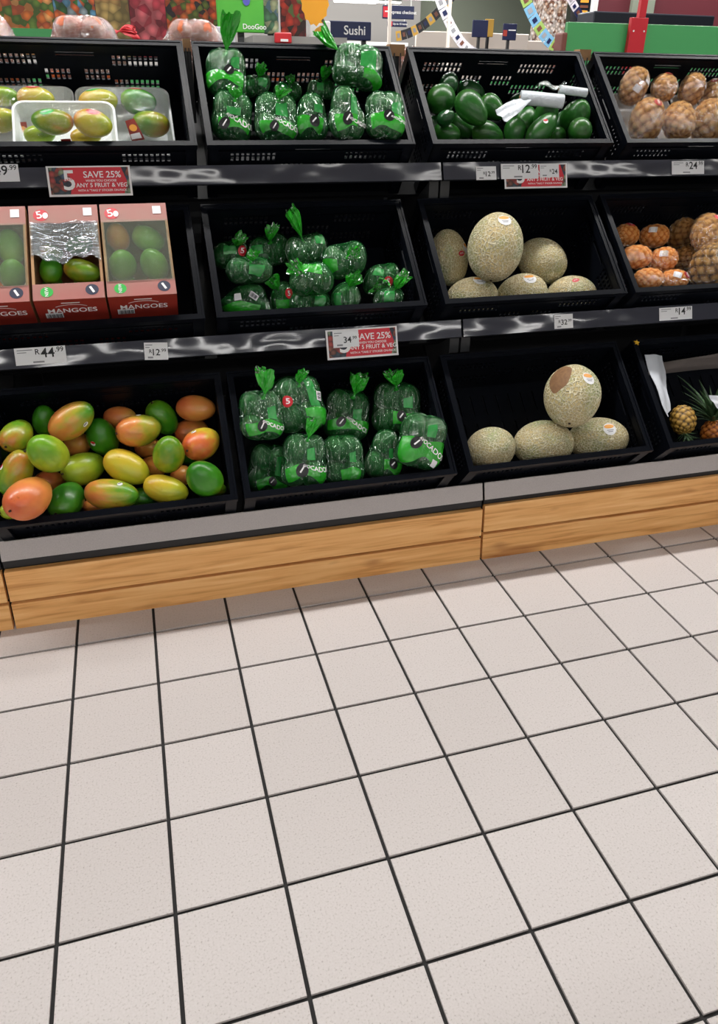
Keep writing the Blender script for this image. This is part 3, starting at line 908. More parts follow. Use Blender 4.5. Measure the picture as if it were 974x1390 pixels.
def surf_fix(o, child, extra):
    """Drop a sticker onto the true (not quite spherical) skin."""
    from mathutils.bvhtree import BVHTree
    me = o.data
    key = me.name
    if key not in BVH:
        BVH[key] = BVHTree.FromPolygons([v.co.copy() for v in me.vertices], [tuple(p.vertices) for p in me.polygons])
    for v in child.data.vertices:
        d = v.co.normalized()
        hit = BVH[key].ray_cast(d * 3, -d)
        if hit[0] is not None:
            v.co = hit[0] + d * extra
    child.data.update()
BVH = {}

def sticker(o, at, kind):
    """Small fruit label: kind picks the print."""
    if kind == 'take5':
        s = on_fruit('sticker', disc_geo(.0215, .0155), 'sticker_red', o, at, rot=-.2); surf_fix(o, s, .018)
        for ln, dy in (('TAKE', .0052), ('FIVE', -.0052)):
            v, f = text_geo(ln, .0120)
            t = on_fruit('lettering', ([(x, y + dy) for x, y in v], f), 'text_white', o, at, rot=-.2, parent=s); surf_fix(o, t, .03)
    elif kind == 'new':
        s = on_fruit('sticker', disc_geo(.0215, .0140), 'sticker_green', o, at); surf_fix(o, s, .018)
        t = on_fruit('lettering', text_geo('NEW', .0135), 'text_white', o, at, rot=.12, parent=s); surf_fix(o, t, .03)
    elif kind == 'small':
        s = on_fruit('sticker', disc_geo(.0085, .0060), 'white_paper', o, at, rot=.6); surf_fix(o, s, .02)
        v, f = rect_geo(.011, .0022)
        t = on_fruit('print_stripe', ([(x, y + .0022) for x, y in v], f), 'sticker_black', o, at, rot=.6, parent=s); surf_fix(o, t, .03)
    elif kind == 'smallred':
        s = on_fruit('sticker', disc_geo(.0080, .0080), 'white_paper', o, at); surf_fix(o, s, .02)
        v, f = disc_geo(.0075, .004)
        t = on_fruit('print_stripe', ([(x, y + .0035) for x, y in v], f), 'sticker_red', o, at, parent=s); surf_fix(o, t, .03)
    elif kind == 'melon':
        s = on_fruit('sticker', disc_geo(.021, .021), 'white_paper', o, at); surf_fix(o, s, .012)
        v, f = disc_geo(.0165, .0075)
        t = on_fruit('print_arc', ([(x, y + .009) for x, y in v], f), 'sticker_orange', o, at, parent=s); surf_fix(o, t, .018)
        for dy, wd in ((-.004, .022), (-.009, .016)):
            v, f = rect_geo(wd, .0026)
            t = on_fruit('print_line', ([(x, y + dy) for x, y in v], f), 'ink_grey', o, at, parent=s); surf_fix(o, t, .018)
    elif kind == 'melonred':
        s = on_fruit('sticker', disc_geo(.013, .0085), 'sticker_red', o, at, rot=.3); surf_fix(o, s, .012)
        t = on_fruit('lettering', text_geo('FIVE', .008), 'text_white', o, at, rot=.3, parent=s); surf_fix(o, t, .02)

def stalk(o, r=.0035):
    s = o.matrix_world.to_scale()
    v = []
    n = 8
    for k, (x, q) in enumerate(((-.93, 1.0), (-1.0, .8), (-1.0, .01))):
        for i in range(n):
            a = 2 * math.pi * i / n
            v.append((x, r * q / s.y * math.cos(a), r * q / s.z * math.sin(a) + .05))
    f = [(k * n + i, k * n + (i + 1) % n, (k + 1) * n + (i + 1) % n, (k + 1) * n + i) for k in range(2) for i in range(n)]
    mk('stem_scar', v, f, 'stem_brown', o)

def fruit(kind, name, row, mat, label, cat, group, st=None, roll=0.0, stem=True, flip=False, grow=1.0):
    c, ax, A, B = row
    if flip:
        ax = tuple(-q for q in ax)
    o = add(bpy.data.objects.new(name, fruit_mesh(kind, mat)))
    o.matrix_world = fruit_matrix(c, ax, A * grow * (.985 if kind == 'melon' else 1), B * grow * (.985 if kind == 'melon' else 1), roll)
    tag(o, label, cat, group)
    if stem:
        stalk(o, .0045 if kind == 'melon' else .0033)
    for s in (st or []):
        sticker(o, s[0], s[1])
    return o

# ------------------------------------------------------------------ loose mangoes, bottom left crate
MP = [  # skin, label, stickers, stalk end swapped
 ('mango_olive', 'olive mango with an orange flush at the left rear of the heap', None, 0),
 ('mango_green', 'small green mango at the back, left of the big orange and yellow one', None, 0),
 ('mango_orange_green', 'large upright mango, orange below and yellow above, at the rear of the heap', [((.75, -.35), 'small')], 0),
 ('mango_lime', 'round yellow green mango with a dark stalk spot, left middle of the heap', None, 0),
 ('mango_olive', 'mango green on top and yellow below at the left edge of the crate', [((-.75, .45), 'smallred')], 1),
 ('mango_orange', 'plump orange pink mango at the front left of the heap', None, 0),
 ('mango_lime', 'bright green mango tucked in the front left corner of the crate', None, 0),
 ('mango_orange', 'orange mango half hidden behind the front left orange one', None, 0),
 ('mango_dark_green', 'deep green mango at the front between an orange and a yellow one', None, 0),
 ('mango_orange', 'brownish orange mango hidden under the big upright one', None, 0),
 ('mango_green', 'smooth green mango with a red and white sticker in the rear middle', [((-.55, -.45), 'smallred')], 0),
 ('mango_lime', 'freckled yellow green mango just left of the middle of the heap', None, 0),
 ('mango_orange_green', 'long mango fading from orange to yellow green at the front middle', [((.55, .5), 'small')], 0),
 ('mango_yellow', 'long yellow mango lying aslant in the middle of the heap', None, 0),
 ('mango_orange', 'orange mango at the very back behind the green stickered one', None, 0),
 ('mango_orange_green', 'pink flushed mango with green top at the rear middle of the heap', [((.1, .9), 'small')], 0),
 ('mango_green', 'green mango leaning at the back right of the heap', None, 0),
 ('mango_orange', 'orange pink mango with brown specks in the rear right corner', None, 0),
 ('mango_orange', 'orange mango wedged under the rear right corner one', None, 0),
 ('mango_red_yellow', 'red and yellow mango with a white oval sticker at the right', [((-.4, .7), 'small')], 0),
 ('mango_olive', 'green mango with an orange lower end, right of the middle', None, 0),
 ('mango_yellow', 'yellow mango lying level at the front right of the heap', None, 0),
 ('mango_green', 'green mango with a tan flush at the front right corner', None, 1),
 ('mango_dark_green', 'dark green mango mostly hidden between the two front yellow ones', None, 0),
 ('mango_orange', 'dark orange mango hidden below the long aslant yellow one', None, 0),
 ('mango_orange', 'orange mango peeping out under the pink flushed one', None, 0),
 ('mango_orange', 'orange mango low at the front under the long two-tone one', None, 0),
 ('mango_green', 'green mango mostly hidden at the left behind the round spotted one', None, 0),
 ('mango_dark_green', 'green mango hidden behind the red and yellow one', None, 0),
 ('mango_orange', 'dark orange mango hidden in the gap left of the front right corner one', None, 0),
 ('mango_olive', 'shaded mango low in the front right corner of the crate', None, 0)]
for row, (mt, lb, st, fl) in zip(MANGO_PILE, MP):
    fruit('mango', 'mango', row, mt, lb, 'mango', 'loose mangoes in the bottom crate', st, random.uniform(-.6, .6), True, fl, 1.0)

# ------------------------------------------------------------------ loose avocados, top crate
AP = ['big glossy avocado with a white sticker at the left of the crate', 'avocado behind the big left one, only its top showing', 'avocado lying at the back beside a blue white sticker',
      'large avocado lying aslant in the left middle of the crate', 'avocado right of the large aslant one, near the film sheet', 'small dark avocado with a grey scar at the left',
      'avocado in shade at the left wall of the crate', 'avocado at the front left corner of the crate', 'avocado behind the front left corner one', 'avocado at the front, left of the film sheet',
      'upright avocado with a brown stalk scar at the front middle', 'pale green avocado under the near end of the white roll', 'round shiny avocado in front of the white roll',
      'long curved avocado with a small red sticker at the front', 'round avocado at the right, below the end of the white roll', 'round bright avocado at the front right corner',
      'small greyish green avocado low at the front right', 'dark avocado hidden behind the white roll', 'dark avocado hidden between the round ones at the right']
AST = {0: [((.35, .75), 'small')], 2: [((-.7, .3), 'small')], 5: [((-.2, .3), 'small')], 13: [((-.1, .25), 'smallred')], 14: [((.1, .85), 'small')], 17: [((.4, .6), 'smallred')]}
for i, (row, lb) in enumerate(zip(AVOCADO_PILE, AP)):
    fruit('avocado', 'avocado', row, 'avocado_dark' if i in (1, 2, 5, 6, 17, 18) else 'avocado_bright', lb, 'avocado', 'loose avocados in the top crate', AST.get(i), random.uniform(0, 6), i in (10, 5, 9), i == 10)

# ------------------------------------------------------------------ melons
ML = [('tall melon against the left wall of the middle crate', [((.75, .25), 'melon'), ((.35, -.1), 'melonred')]), ('largest melon, standing upright with a fruit sticker, middle crate', [((.05, .62), 'melon')]),
      ('tan melon lying right of the largest one, middle crate', None), ('greenish melon at the front left of the middle crate', [((.15, .62), 'melon')]),
      ('melon with a round sticker at the front middle of the middle crate', [((.0, .5), 'melon')]), ('pale melon with a red sticker at the front right of the middle crate', [((-.15, .55), 'melonred')])]
for row, (lb, st) in zip(MELON_MID, ML):
    fruit('melon', 'melon', row, 'melon_net', lb, 'melon', 'melons in the middle crate', st, random.uniform(0, 6))
ML = [('smallest melon at the front left of the bottom crate', None), ('melon between two others at the front of the bottom crate', None),
      ('green netted melon with a torn white sticker, bottom crate right', [((.05, .35), 'melon')]), ('melon with a brown patch resting on top of two others, bottom crate', [((.2, .45), 'melon')])]
for i, (row, (lb, st)) in enumerate(zip(MELON_LOW, ML)):
    o = fruit('melon', 'melon', row, 'melon_net', lb, 'melon', 'melons in the bottom crate', st, random.uniform(0, 6))
    if i == 3:
        v, f = disc_geo(.062, .038, 26, 5)
        v = [(x * (1 + .12 * math.sin(5 * math.atan2(y, x + 1e-6))), y) for x, y in v]
        s = on_fruit('brown_patch', (v, f), 'melon_patch', o, (-.62, .68), rot=.75); surf_fix(o, s, .006)

# ------------------------------------------------------------------ bags of avocados
def ico_dirs(nu, nv):
    out = [(0, 0, 1)]
    for j in range(1, nv):
        e = math.pi * j / nv
        for i in range(nu):
            a = 2 * math.pi * i / nu
            out.append((math.sin(e) * math.cos(a), math.sin(e) * math.sin(a), math.cos(e)))
    out.append((0, 0, -1))
    f = [(0, 1 + i, 1 + (i + 1) % nu) for i in range(nu)]
    for j in range(nv - 2):
        a, b_ = 1 + j * nu, 1 + (j + 1) * nu
        f += [(a + i, b_ + i, b_ + (i + 1) % nu, a + (i + 1) % nu) for i in range(nu)]
    a = 1 + (nv - 2) * nu
    f += [(a + i, len(out) - 1, a + (i + 1) % nu) for i in range(nu)]
    return np.array(out), f

class Wrap:
    """A film drawn tight round a handful of ellipsoids: radius as a function of direction."""
    def __init__(self, lumps, tight=.45, seed=0):
        # lumps: (centre, 3x3 matrix whose columns are the half axes)
        self.l = [(np.array(c, float), np.array(m, float)) for c, m in lumps]
        d, _ = ico_dirs(16, 9)
        pts = np.concatenate([c + d @ m.T for c, m in self.l])
        self.pts, self.tight = pts, tight
        bm = bmesh.new()
        for p in pts:
            bm.verts.new(p)
        bmesh.ops.convex_hull(bm, input=list(bm.verts))
        bm.normal_update()
        n, h = [], []
        for q in bm.faces:
            if q.calc_area() > 1e-9:
                nn = np.array(q.normal); hh = float(nn @ np.array(q.verts[0].co))
                if hh < 0:
                    nn, hh = -nn, -hh
                n.append(nn); h.append(max(hh, 1e-3))
        bm.free()
        self.n, self.h = np.array(n), np.array(h)
        self.rng = np.random.RandomState(seed)
        self.ph = self.rng.uniform(0, 6.28, 8)
    def r(self, d):
        d = np.atleast_2d(d)
        q = np.clip(d @ self.n.T / self.h, 0, None)
        qm = q.max(1)
        hull = 1 / (qm * ((q / qm[:, None]) ** 40).sum(1) ** (1 / 40)) * 1.04
        lump = np.zeros(len(d))
        for c, m in self.l:
            mi = np.linalg.inv(m)
            a = d @ mi.T; b = -(mi @ c)
            A = (a * a).sum(1); Bq = a @ b; C = b @ b - 1
            dis = Bq * Bq - A * C
            t = np.where(dis > 0, (-Bq + np.sqrt(np.clip(dis, 0, None))) / A, 0)
            lump = np.maximum(lump, t)
        lump = np.maximum(lump, hull * .80)
        return (hull * (1 - self.tight) + lump * self.tight) * 1.03
    def wr(self, d):
        """with creases running up towards the neck"""
        r = self.r(d)
        az = np.arctan2(d[:, 1], d[:, 0]); el = np.clip(d[:, 2], 0, 1)
        w = .013 * np.sin(11 * az + self.ph[0] + 3 * d[:, 2]) + .010 * np.sin(19 * az + self.ph[1] - 4 * d[:, 2])
        w = w * (.35 + 1.3 * el) + .006 * np.sin(14 * d[:, 2] + 4 * az + self.ph[2])
        return r * (1 + w)

def film_mesh(name, wrap, mat, parent, nu=44, nv=28):
    d, f = ico_dirs(nu, nv)
    v = d * wrap.wr(d)[:, None]
    return mk(name, v, f, mat, parent, True)

def film_patch(name, wrap, mat, parent, az0, az1, el0, el1, lift=1.012, wav=0.0, nu=20, nv=8):
    """A printed area on the bag; azimuth 0 faces the aisle (-y)."""
    ds, f = [], []
    for j in range(nv + 1):
        for i in range(nu + 1):
            a = az0 + (az1 - az0) * i / nu
            e0 = el0 + wav * math.sin(3 * a + wrap.ph[3]); e1 = el1 + wav * math.sin(4 * a + wrap.ph[4])
            e = e0 + (e1 - e0) * j / nv
            ds.append((math.cos(e) * math.sin(a), -math.cos(e) * math.cos(a), math.sin(e)))
    ds = np.array(ds)
    for j in range(nv):
        for i in range(nu):
            k = j * (nu + 1) + i
            f.append((k, k + 1, k + nu + 2, k + nu + 1))
    return mk(name, ds * (wrap.wr(ds) * lift)[:, None], f, mat, parent, True)

def film_decal(name, wrap, geo, mat, parent, az, el, rot=0.0, lift=1.02):
    v, f = geo
    d0 = np.array((math.cos(el) * math.sin(az), -math.cos(el) * math.cos(az), math.sin(el)))
    p0 = d0 * wrap.r(d0)[0]
    tx = np.array((math.cos(az), math.sin(az), 0)); ty = np.cross(d0, tx) * 1.0
    if ty[2] < 0:
        ty = -ty
    c, s = math.cos(rot), math.sin(rot)
    q = np.array([p0 + tx * (x * c - y * s) + ty * (x * s + y * c) for x, y in v])
    q /= np.linalg.norm(q, axis=1)[:, None]
    return mk(name, q * (wrap.wr(q) * lift)[:, None], f, mat, parent, True)

def tuft(name, p, d, length, width, mat, parent, seed):
    """The gathered and flared end of a tied bag, starting at p and running along d."""
    rng = random.Random(seed)
    d = Vector(d).normalized()
    x = d.orthogonal().normalized(); y = d.cross(x)
    prof = [(-.25, .45), (-.08, .17), (0, .13), (.06, .2), (.16, .36), (.32, .58), (.52, .80), (.72, .95), (.88, 1.05), (1.0, 1.08)]
    nu = 48
    ph = [rng.uniform(0, 6.28) for _ in range(5)]
    v = []
    bend = x * rng.uniform(-.3, .3) + y * rng.uniform(-.3, .3)
    for t, r in prof:
        for i in range(nu):
            a = 2 * math.pi * i / nu
            k = min(1, max(0, t) * 3)
            fold = 1 + k * (.20 * math.sin(4 * a + ph[0]) + .16 * math.sin(7 * a + ph[1] + 3 * t) + .10 * math.sin(13 * a + ph[3]))
            rr = r * width * fold
            ln = t * length * (1 + (.10 * math.sin(2 * a + ph[2]) + .06 * math.sin(7 * a + ph[0]) if t > .5 else 0))
            jit = Vector([rng.uniform(-1, 1) for _ in range(3)]) * (.055 * width * k)
            v.append(jit + Vector(p) + d * ln + bend * (max(0, t) ** 2 * length) + x * rr * math.cos(a) + y * rr * .6 * math.sin(a))
    f = [(j * nu + i, j * nu + (i + 1) % nu, (j + 1) * nu + (i + 1) % nu, (j + 1) * nu + i) for j in range(len(prof) - 1) for i in range(nu)]
    return mk(name, v, f, mat, parent, False)

def bag(row, n, label, group, seed, knot=None, band=None, disc=None, panel=None, text=None, extra=()):
    (c, up, h, w) = row
    rng = random.Random(seed)
    z = Vector(up).normalized()
    y = (-FRONT) - z * (-FRONT).dot(z)
    y.normalize()
    x = y.cross(z)
    M = Matrix(((x.x, y.x, z.x, c[0]), (x.y, y.y, z.y, c[1]), (x.z, y.z, z.z, c[2]), (0, 0, 0, 1)))
    B = empty('avocado_bag', M, label, 'bag', group)
    j = lambda s: rng.uniform(-s, s)
    if n == 4:
        spots = [(-.40 * w, j(.1) * w, -.42 * h, .56 * w, .52 * h), (.40 * w, j(.1) * w, -.44 * h, .56 * w, .52 * h), (-.36 * w, j(.1) * w, .42 * h, .54 * w, .50 * h), (.38 * w, j(.1) * w, .40 * h, .55 * w, .52 * h)]
    elif n == 3:
        spots = [(-.40 * w, j(.1) * w, -.40 * h, .56 * w, .55 * h), (.42 * w, j(.1) * w, -.36 * h, .55 * w, .58 * h), (j(.15) * w, 0, .44 * h, .64 * w, .52 * h)]
    elif n == 2:
        spots = [(-.40 * w, 0, -.12 * h, .58 * w, .80 * h), (.42 * w, j(.1) * w, .10 * h, .56 * w, .80 * h)]
    else:
        spots = [(0, 0, 0, .92 * w, .92 * h)]
    lumps = []
    for (px, py, pz, rx, rz) in spots:
        px, py = px, py
        a = j(.5)
        ca, sa = math.cos(a), math.sin(a)
        ry = min(rx, .75 * w)
        m = [(rx * ca, 0, -rz * sa), (0, ry, 0), (rx * sa, 0, rz * ca)]
        lumps.append(((px, py, pz), m))
        long_x = rx > rz
        R3 = Matrix(((ca, 0, -sa), (0, 1, 0), (sa, 0, ca)))
        o = inst('avocado', fruit_mesh('avocado', 'avocado_bagged'), B)
        S = Matrix.Diagonal((rx * .96, ry * .96, rz * .96)) if long_x else Matrix(((0, rx * .96, 0), (0, 0, ry * .96), (rz * .96, 0, 0)))
        o.matrix_local = Matrix.Translation((px, py, pz)) @ (R3 @ S).to_4x4()
    W = Wrap(lumps, .16, seed)
    film_mesh('film', W, 'film_green', B)
    if knot:
        (kr, kb, ku), ln, wd = knot                      # right, away from the aisle, up
        dirn = M.to_3x3().inverted() @ (RIGHT * kr - FRONT * kb + UPV * ku)
        dv = np.array(dirn.normalized())
        p = dv * W.r(dv)[0] * .98
        tuft('tied_end', p, dirn, ln, wd, 'film_bright', B, seed)
    bo = None
    if band:
        a0, a1, e0, e1 = band
        bo = film_patch('printed_band', W, 'film_bright', B, a0, a1, e0 + .10, e1 + .18, lift=1.015, wav=.06)
    if panel:
        film_patch('printed_panel', W, 'film_print', B, *panel, lift=1.010, nu=10)
    if disc:
        az, el, r = disc
        el += .15
        q = film_decal('round_logo', W, disc_geo(r, r, 20, 3), 'sticker_black', B, az, el, lift=1.035)
        film_decal('logo_stripe', W, rect_geo(r * 1.1, r * .24, 4, 1), 'text_white', q, az, el, .9, 1.05)
    if text:
        az, el, s, rot = text
        el += .15
        film_decal('lettering', W, text_geo('AVOCADOS', s), 'text_white', B, az, el, rot, 1.045)
    for e in extra:
        if e[0] == 'take5':
            q = film_decal('sticker', W, disc_geo(.013, .016, 20, 3), 'sticker_red', B, e[1], e[2], lift=1.022)
            film_decal('lettering', W, text_geo('5', .022), 'text_white', q, e[1], e[2], 0, 1.03)
        elif e[0] == 'barcode':
            q = film_decal('barcode_label', W, rect_geo(.026, .016, 4, 3), 'white_paper', B, e[1], e[2], e[3], 1.022)
            for k in range(7):
                v, f = rect_geo(.0012 + .0008 * (k % 3), .011)
                film_decal('bar', W, ([(a + (k - 3) * .0032, b_) for a, b_ in v], f), 'ink', q, e[1], e[2], e[3], 1.03)
        elif e[0] == 'white':
            film_decal('label', W, rect_geo(.018, .02, 3, 3), 'white_paper', B, e[1], e[2], .2, 1.022)
    return B

UP = (0, 0, 1)
PI = math.pi
G1 = 'avocado bags in the bottom crate'
spec = [
 (4, 'avocado bag with a green tied end at the left rear of the bottom crate', dict(knot=((.25, -.4, 1), .062, .030), band=(-1.0, 1.2, -1.05, -.62), disc=(-.1, -.82, .013), panel=(.35, .85, -.35, .4), text=(.55, -.80, .012, -.15))),
 (4, 'tall avocado bag with a red and white sticker at the rear of the bottom crate', dict(knot=((.1, -.6, 1), .035, .020), panel=(.55, 1.0, -.3, 1.0), band=(.2, 1.4, -.9, -.55), extra=[('take5', -.75, .12), ('barcode', 1.1, .15, 1.3)])),
 (4, 'avocado bag with a fluffy green tie at the rear middle of the bottom crate', dict(knot=((.45, -.55, 1), .058, .034), band=(-1.1, 1.3, -.85, -.50), disc=(-.45, -.58, .013), panel=(.25, .8, -.3, .35), text=(.4, -.66, .013, -.35))),
 (4, 'avocado bag with green frill on top at the right rear of the bottom crate', dict(knot=((-.05, -.5, 1), .045, .032), band=(-.55, .65, -.95, -.52), disc=(.05, -.68, .014), panel=(.2, .75, -.05, .55))),
 (4, 'avocado bag at the front left corner of the bottom crate', dict(band=(-.9, 1.2, -1.15, -.78), disc=(.25, -.9, .011), panel=(.35, .75, -.4, .7))),
 (4, 'avocado bag with a broad green print band, front left of the bottom crate', dict(knot=((.3, -.3, 1), .05, .022), band=(-1.2, 1.2, -1.0, -.52), disc=(-.25, -.72, .016), panel=(.1, .65, .0, .75), text=(.5, -.62, .014, .0))),
 (4, 'avocado bag with creased clear film, front middle of the bottom crate', dict(band=(-.5, 1.0, -1.2, -.75), panel=(.3, .8, -.2, .5))),
 (3, 'dark avocado bag right of the front middle of the bottom crate', dict(band=(-.2, 1.2, -1.1, -.62), disc=(.55, -.75, .012), panel=(.2, .55, -.3, .4))),
 (4, 'avocado bag with large white lettering at the front right of the bottom crate', dict(band=(-1.3, 1.3, -1.0, -.12), disc=(-.5, -.30, .016), panel=(.0, .6, .3, .9), text=(.35, -.42, .018, -.45), extra=[('white', .95, -.85)]))]
for i, (row, (n, lb, kw)) in enumerate(zip(BAG_LOW, spec)):
    bag(row, n, lb, G1, 100 + i, **kw)
G2 = 'avocado bags in the top crate'
spec = [
 (4, 'avocado bag with a tall green twisted end at the left of the top crate', dict(knot=((.12, -.35, 1), .082, .030), band=(-1.3, 1.0, -.85, -.40), disc=(.15, -.28, .014), panel=(.3, .8, .0, .6))),
 (2, 'small avocado bag behind, next to the leftmost one in the top crate', dict(knot=((.3, -.9, .4), .035, .020), panel=(.2, .9, -.4, .3))),
 (2, 'small avocado bag at the back in the middle of the top crate', dict(knot=((.1, -.6, .2), .03, .016), panel=(-.9, -.2, -.3, .4))),
 (2, 'small avocado bag at the back beside the big right one in the top crate', dict(knot=((.1, -.9, .5), .045, .022), panel=(-.6, .1, -.5, .3))),
 (4, 'large avocado bag on top at the right rear of the top crate', dict(knot=((-.85, -.1, .75), .075, .032), panel=(-.05, .75, -.35, .5), band=(.2, 1.4, -.95, -.6))),
 (4, 'avocado bag at the front left of the top crate with a black tag', dict(band=(-.9, 1.2, -1.0, -.62), panel=(-.5, .6, -.25, .35), disc=(-.55, -.85, .014), text=(.35, -.72, .016, -.2), knot=((.3, -.9, .9), .028, .022))),
 (4, 'avocado bag second from left in the front row of the top crate', dict(band=(-1.0, 1.2, -1.05, -.70), panel=(-.15, .7, -.25, .65), disc=(-.2, -.92, .013), text=(.5, -.78, .014, -.1), knot=((.25, -.8, 1), .030, .024))),
 (3, 'avocado bag in the centre of the front row of the top crate', dict(band=(-1.0, .9, -1.1, -.45), disc=(.25, -.66, .015), panel=(.2, .9, .1, .6))),
 (3, 'tall avocado bag right of centre in the front row of the top crate', dict(band=(-1.0, .7, -1.1, -.55), disc=(-.1, -.75, .015), panel=(.15, .75, -.3, .9), text=(.6, -.9, .011, 0))),
 (4, 'avocado bag at the front right corner of the top crate', dict(band=(-1.1, 1.2, -1.0, -.35), disc=(.05, -.48, .015), panel=(.3, .9, -.2, .5), text=(.75, -.62, .011, 0)))]
for i, (row, (n, lb, kw)) in enumerate(zip(BAG_TOP, spec)):
    bag(row, n, lb, G2, 200 + i, **kw)
G3 = 'avocado bags in the middle crate'
spec = [
 (2, 'avocado bag with loose clear film against the left wall of the middle crate', dict(knot=((.5, -.9, .5), .035, .026), panel=(-.6, .5, -.3, .5), extra=[('take5', .9, .0)])),
 (2, 'wide two-avocado bag lying on the left of the middle crate', dict(panel=(-.1, .8, -.5, .2), knot=((.2, -.9, .5), .026, .02))),
 (2, 'avocado bag with a green knot at the back left of the middle crate', dict(knot=((.0, -.9, .6), .038, .024), panel=(-1.2, -.6, -.4, .1))),
 (2, 'avocado bag with a tall standing green knot at the back of the middle crate', dict(knot=((-.40, -.75, 1), .085, .022), panel=(.5, 1.0, .2, .7))),
 (2, 'avocado bag with a flat green flap in the centre of the middle crate', dict(band=(-1.0, .5, .1, .75), knot=((-.7, -.7, .3), .035, .03))),
 (3, 'avocado bag with a barcode and green base, front left of the middle crate', dict(band=(-1.3, .7, -1.2, -.45), extra=[('barcode', .35, .1, -.5), ('white', -.5, .0)])),
 (1, 'narrow avocado bag with a red sticker at the front of the middle crate', dict(knot=((-.4, -.7, .6), .04, .02), extra=[('take5', .5, .25)], band=(-.8, .8, -1.1, -.5))),
 (2, 'low avocado bag at the front middle of the middle crate', dict(knot=((.25, -.5, .9), .032, .024), panel=(.2, .9, -.3, .4))),
 (2, 'round avocado bag with its knot facing the aisle, right rear of the middle crate', dict(knot=((.1, -1, .05), .032, .024), band=(-1.5, -.7, -.9, -.3))),
 (1, 'front avocado bag with a bright green knot right of centre, middle crate', dict(knot=((.25, -.85, .7), .042, .030), panel=(-1.2, -.6, -.7, .2))),
 (2, 'avocado bag with a red spot label at the right of the middle crate', dict(panel=(-.9, -.1, .0, .7), knot=((-.3, -.8, -.5), .04, .026), extra=[('take5', .4, -.35)])),
 (1, 'small avocado bag with a leafy green end at the front right of the middle crate', dict(knot=((.45, -.8, .6), .048, .028), panel=(-.6, .2, -.4, .4)))]
for i, (row, (n, lb, kw)) in enumerate(zip(BAG_MID, spec)):
    bag(row, n, lb, G3, 300 + i, **kw)

# ------------------------------------------------------------------ mango cartons, middle left crate
def quadbox(name, u0, u1, v0, v1, w0, w1, mat, parent):
    return box(name, u0, u1, v0, v1, w0, w1, mat, parent)

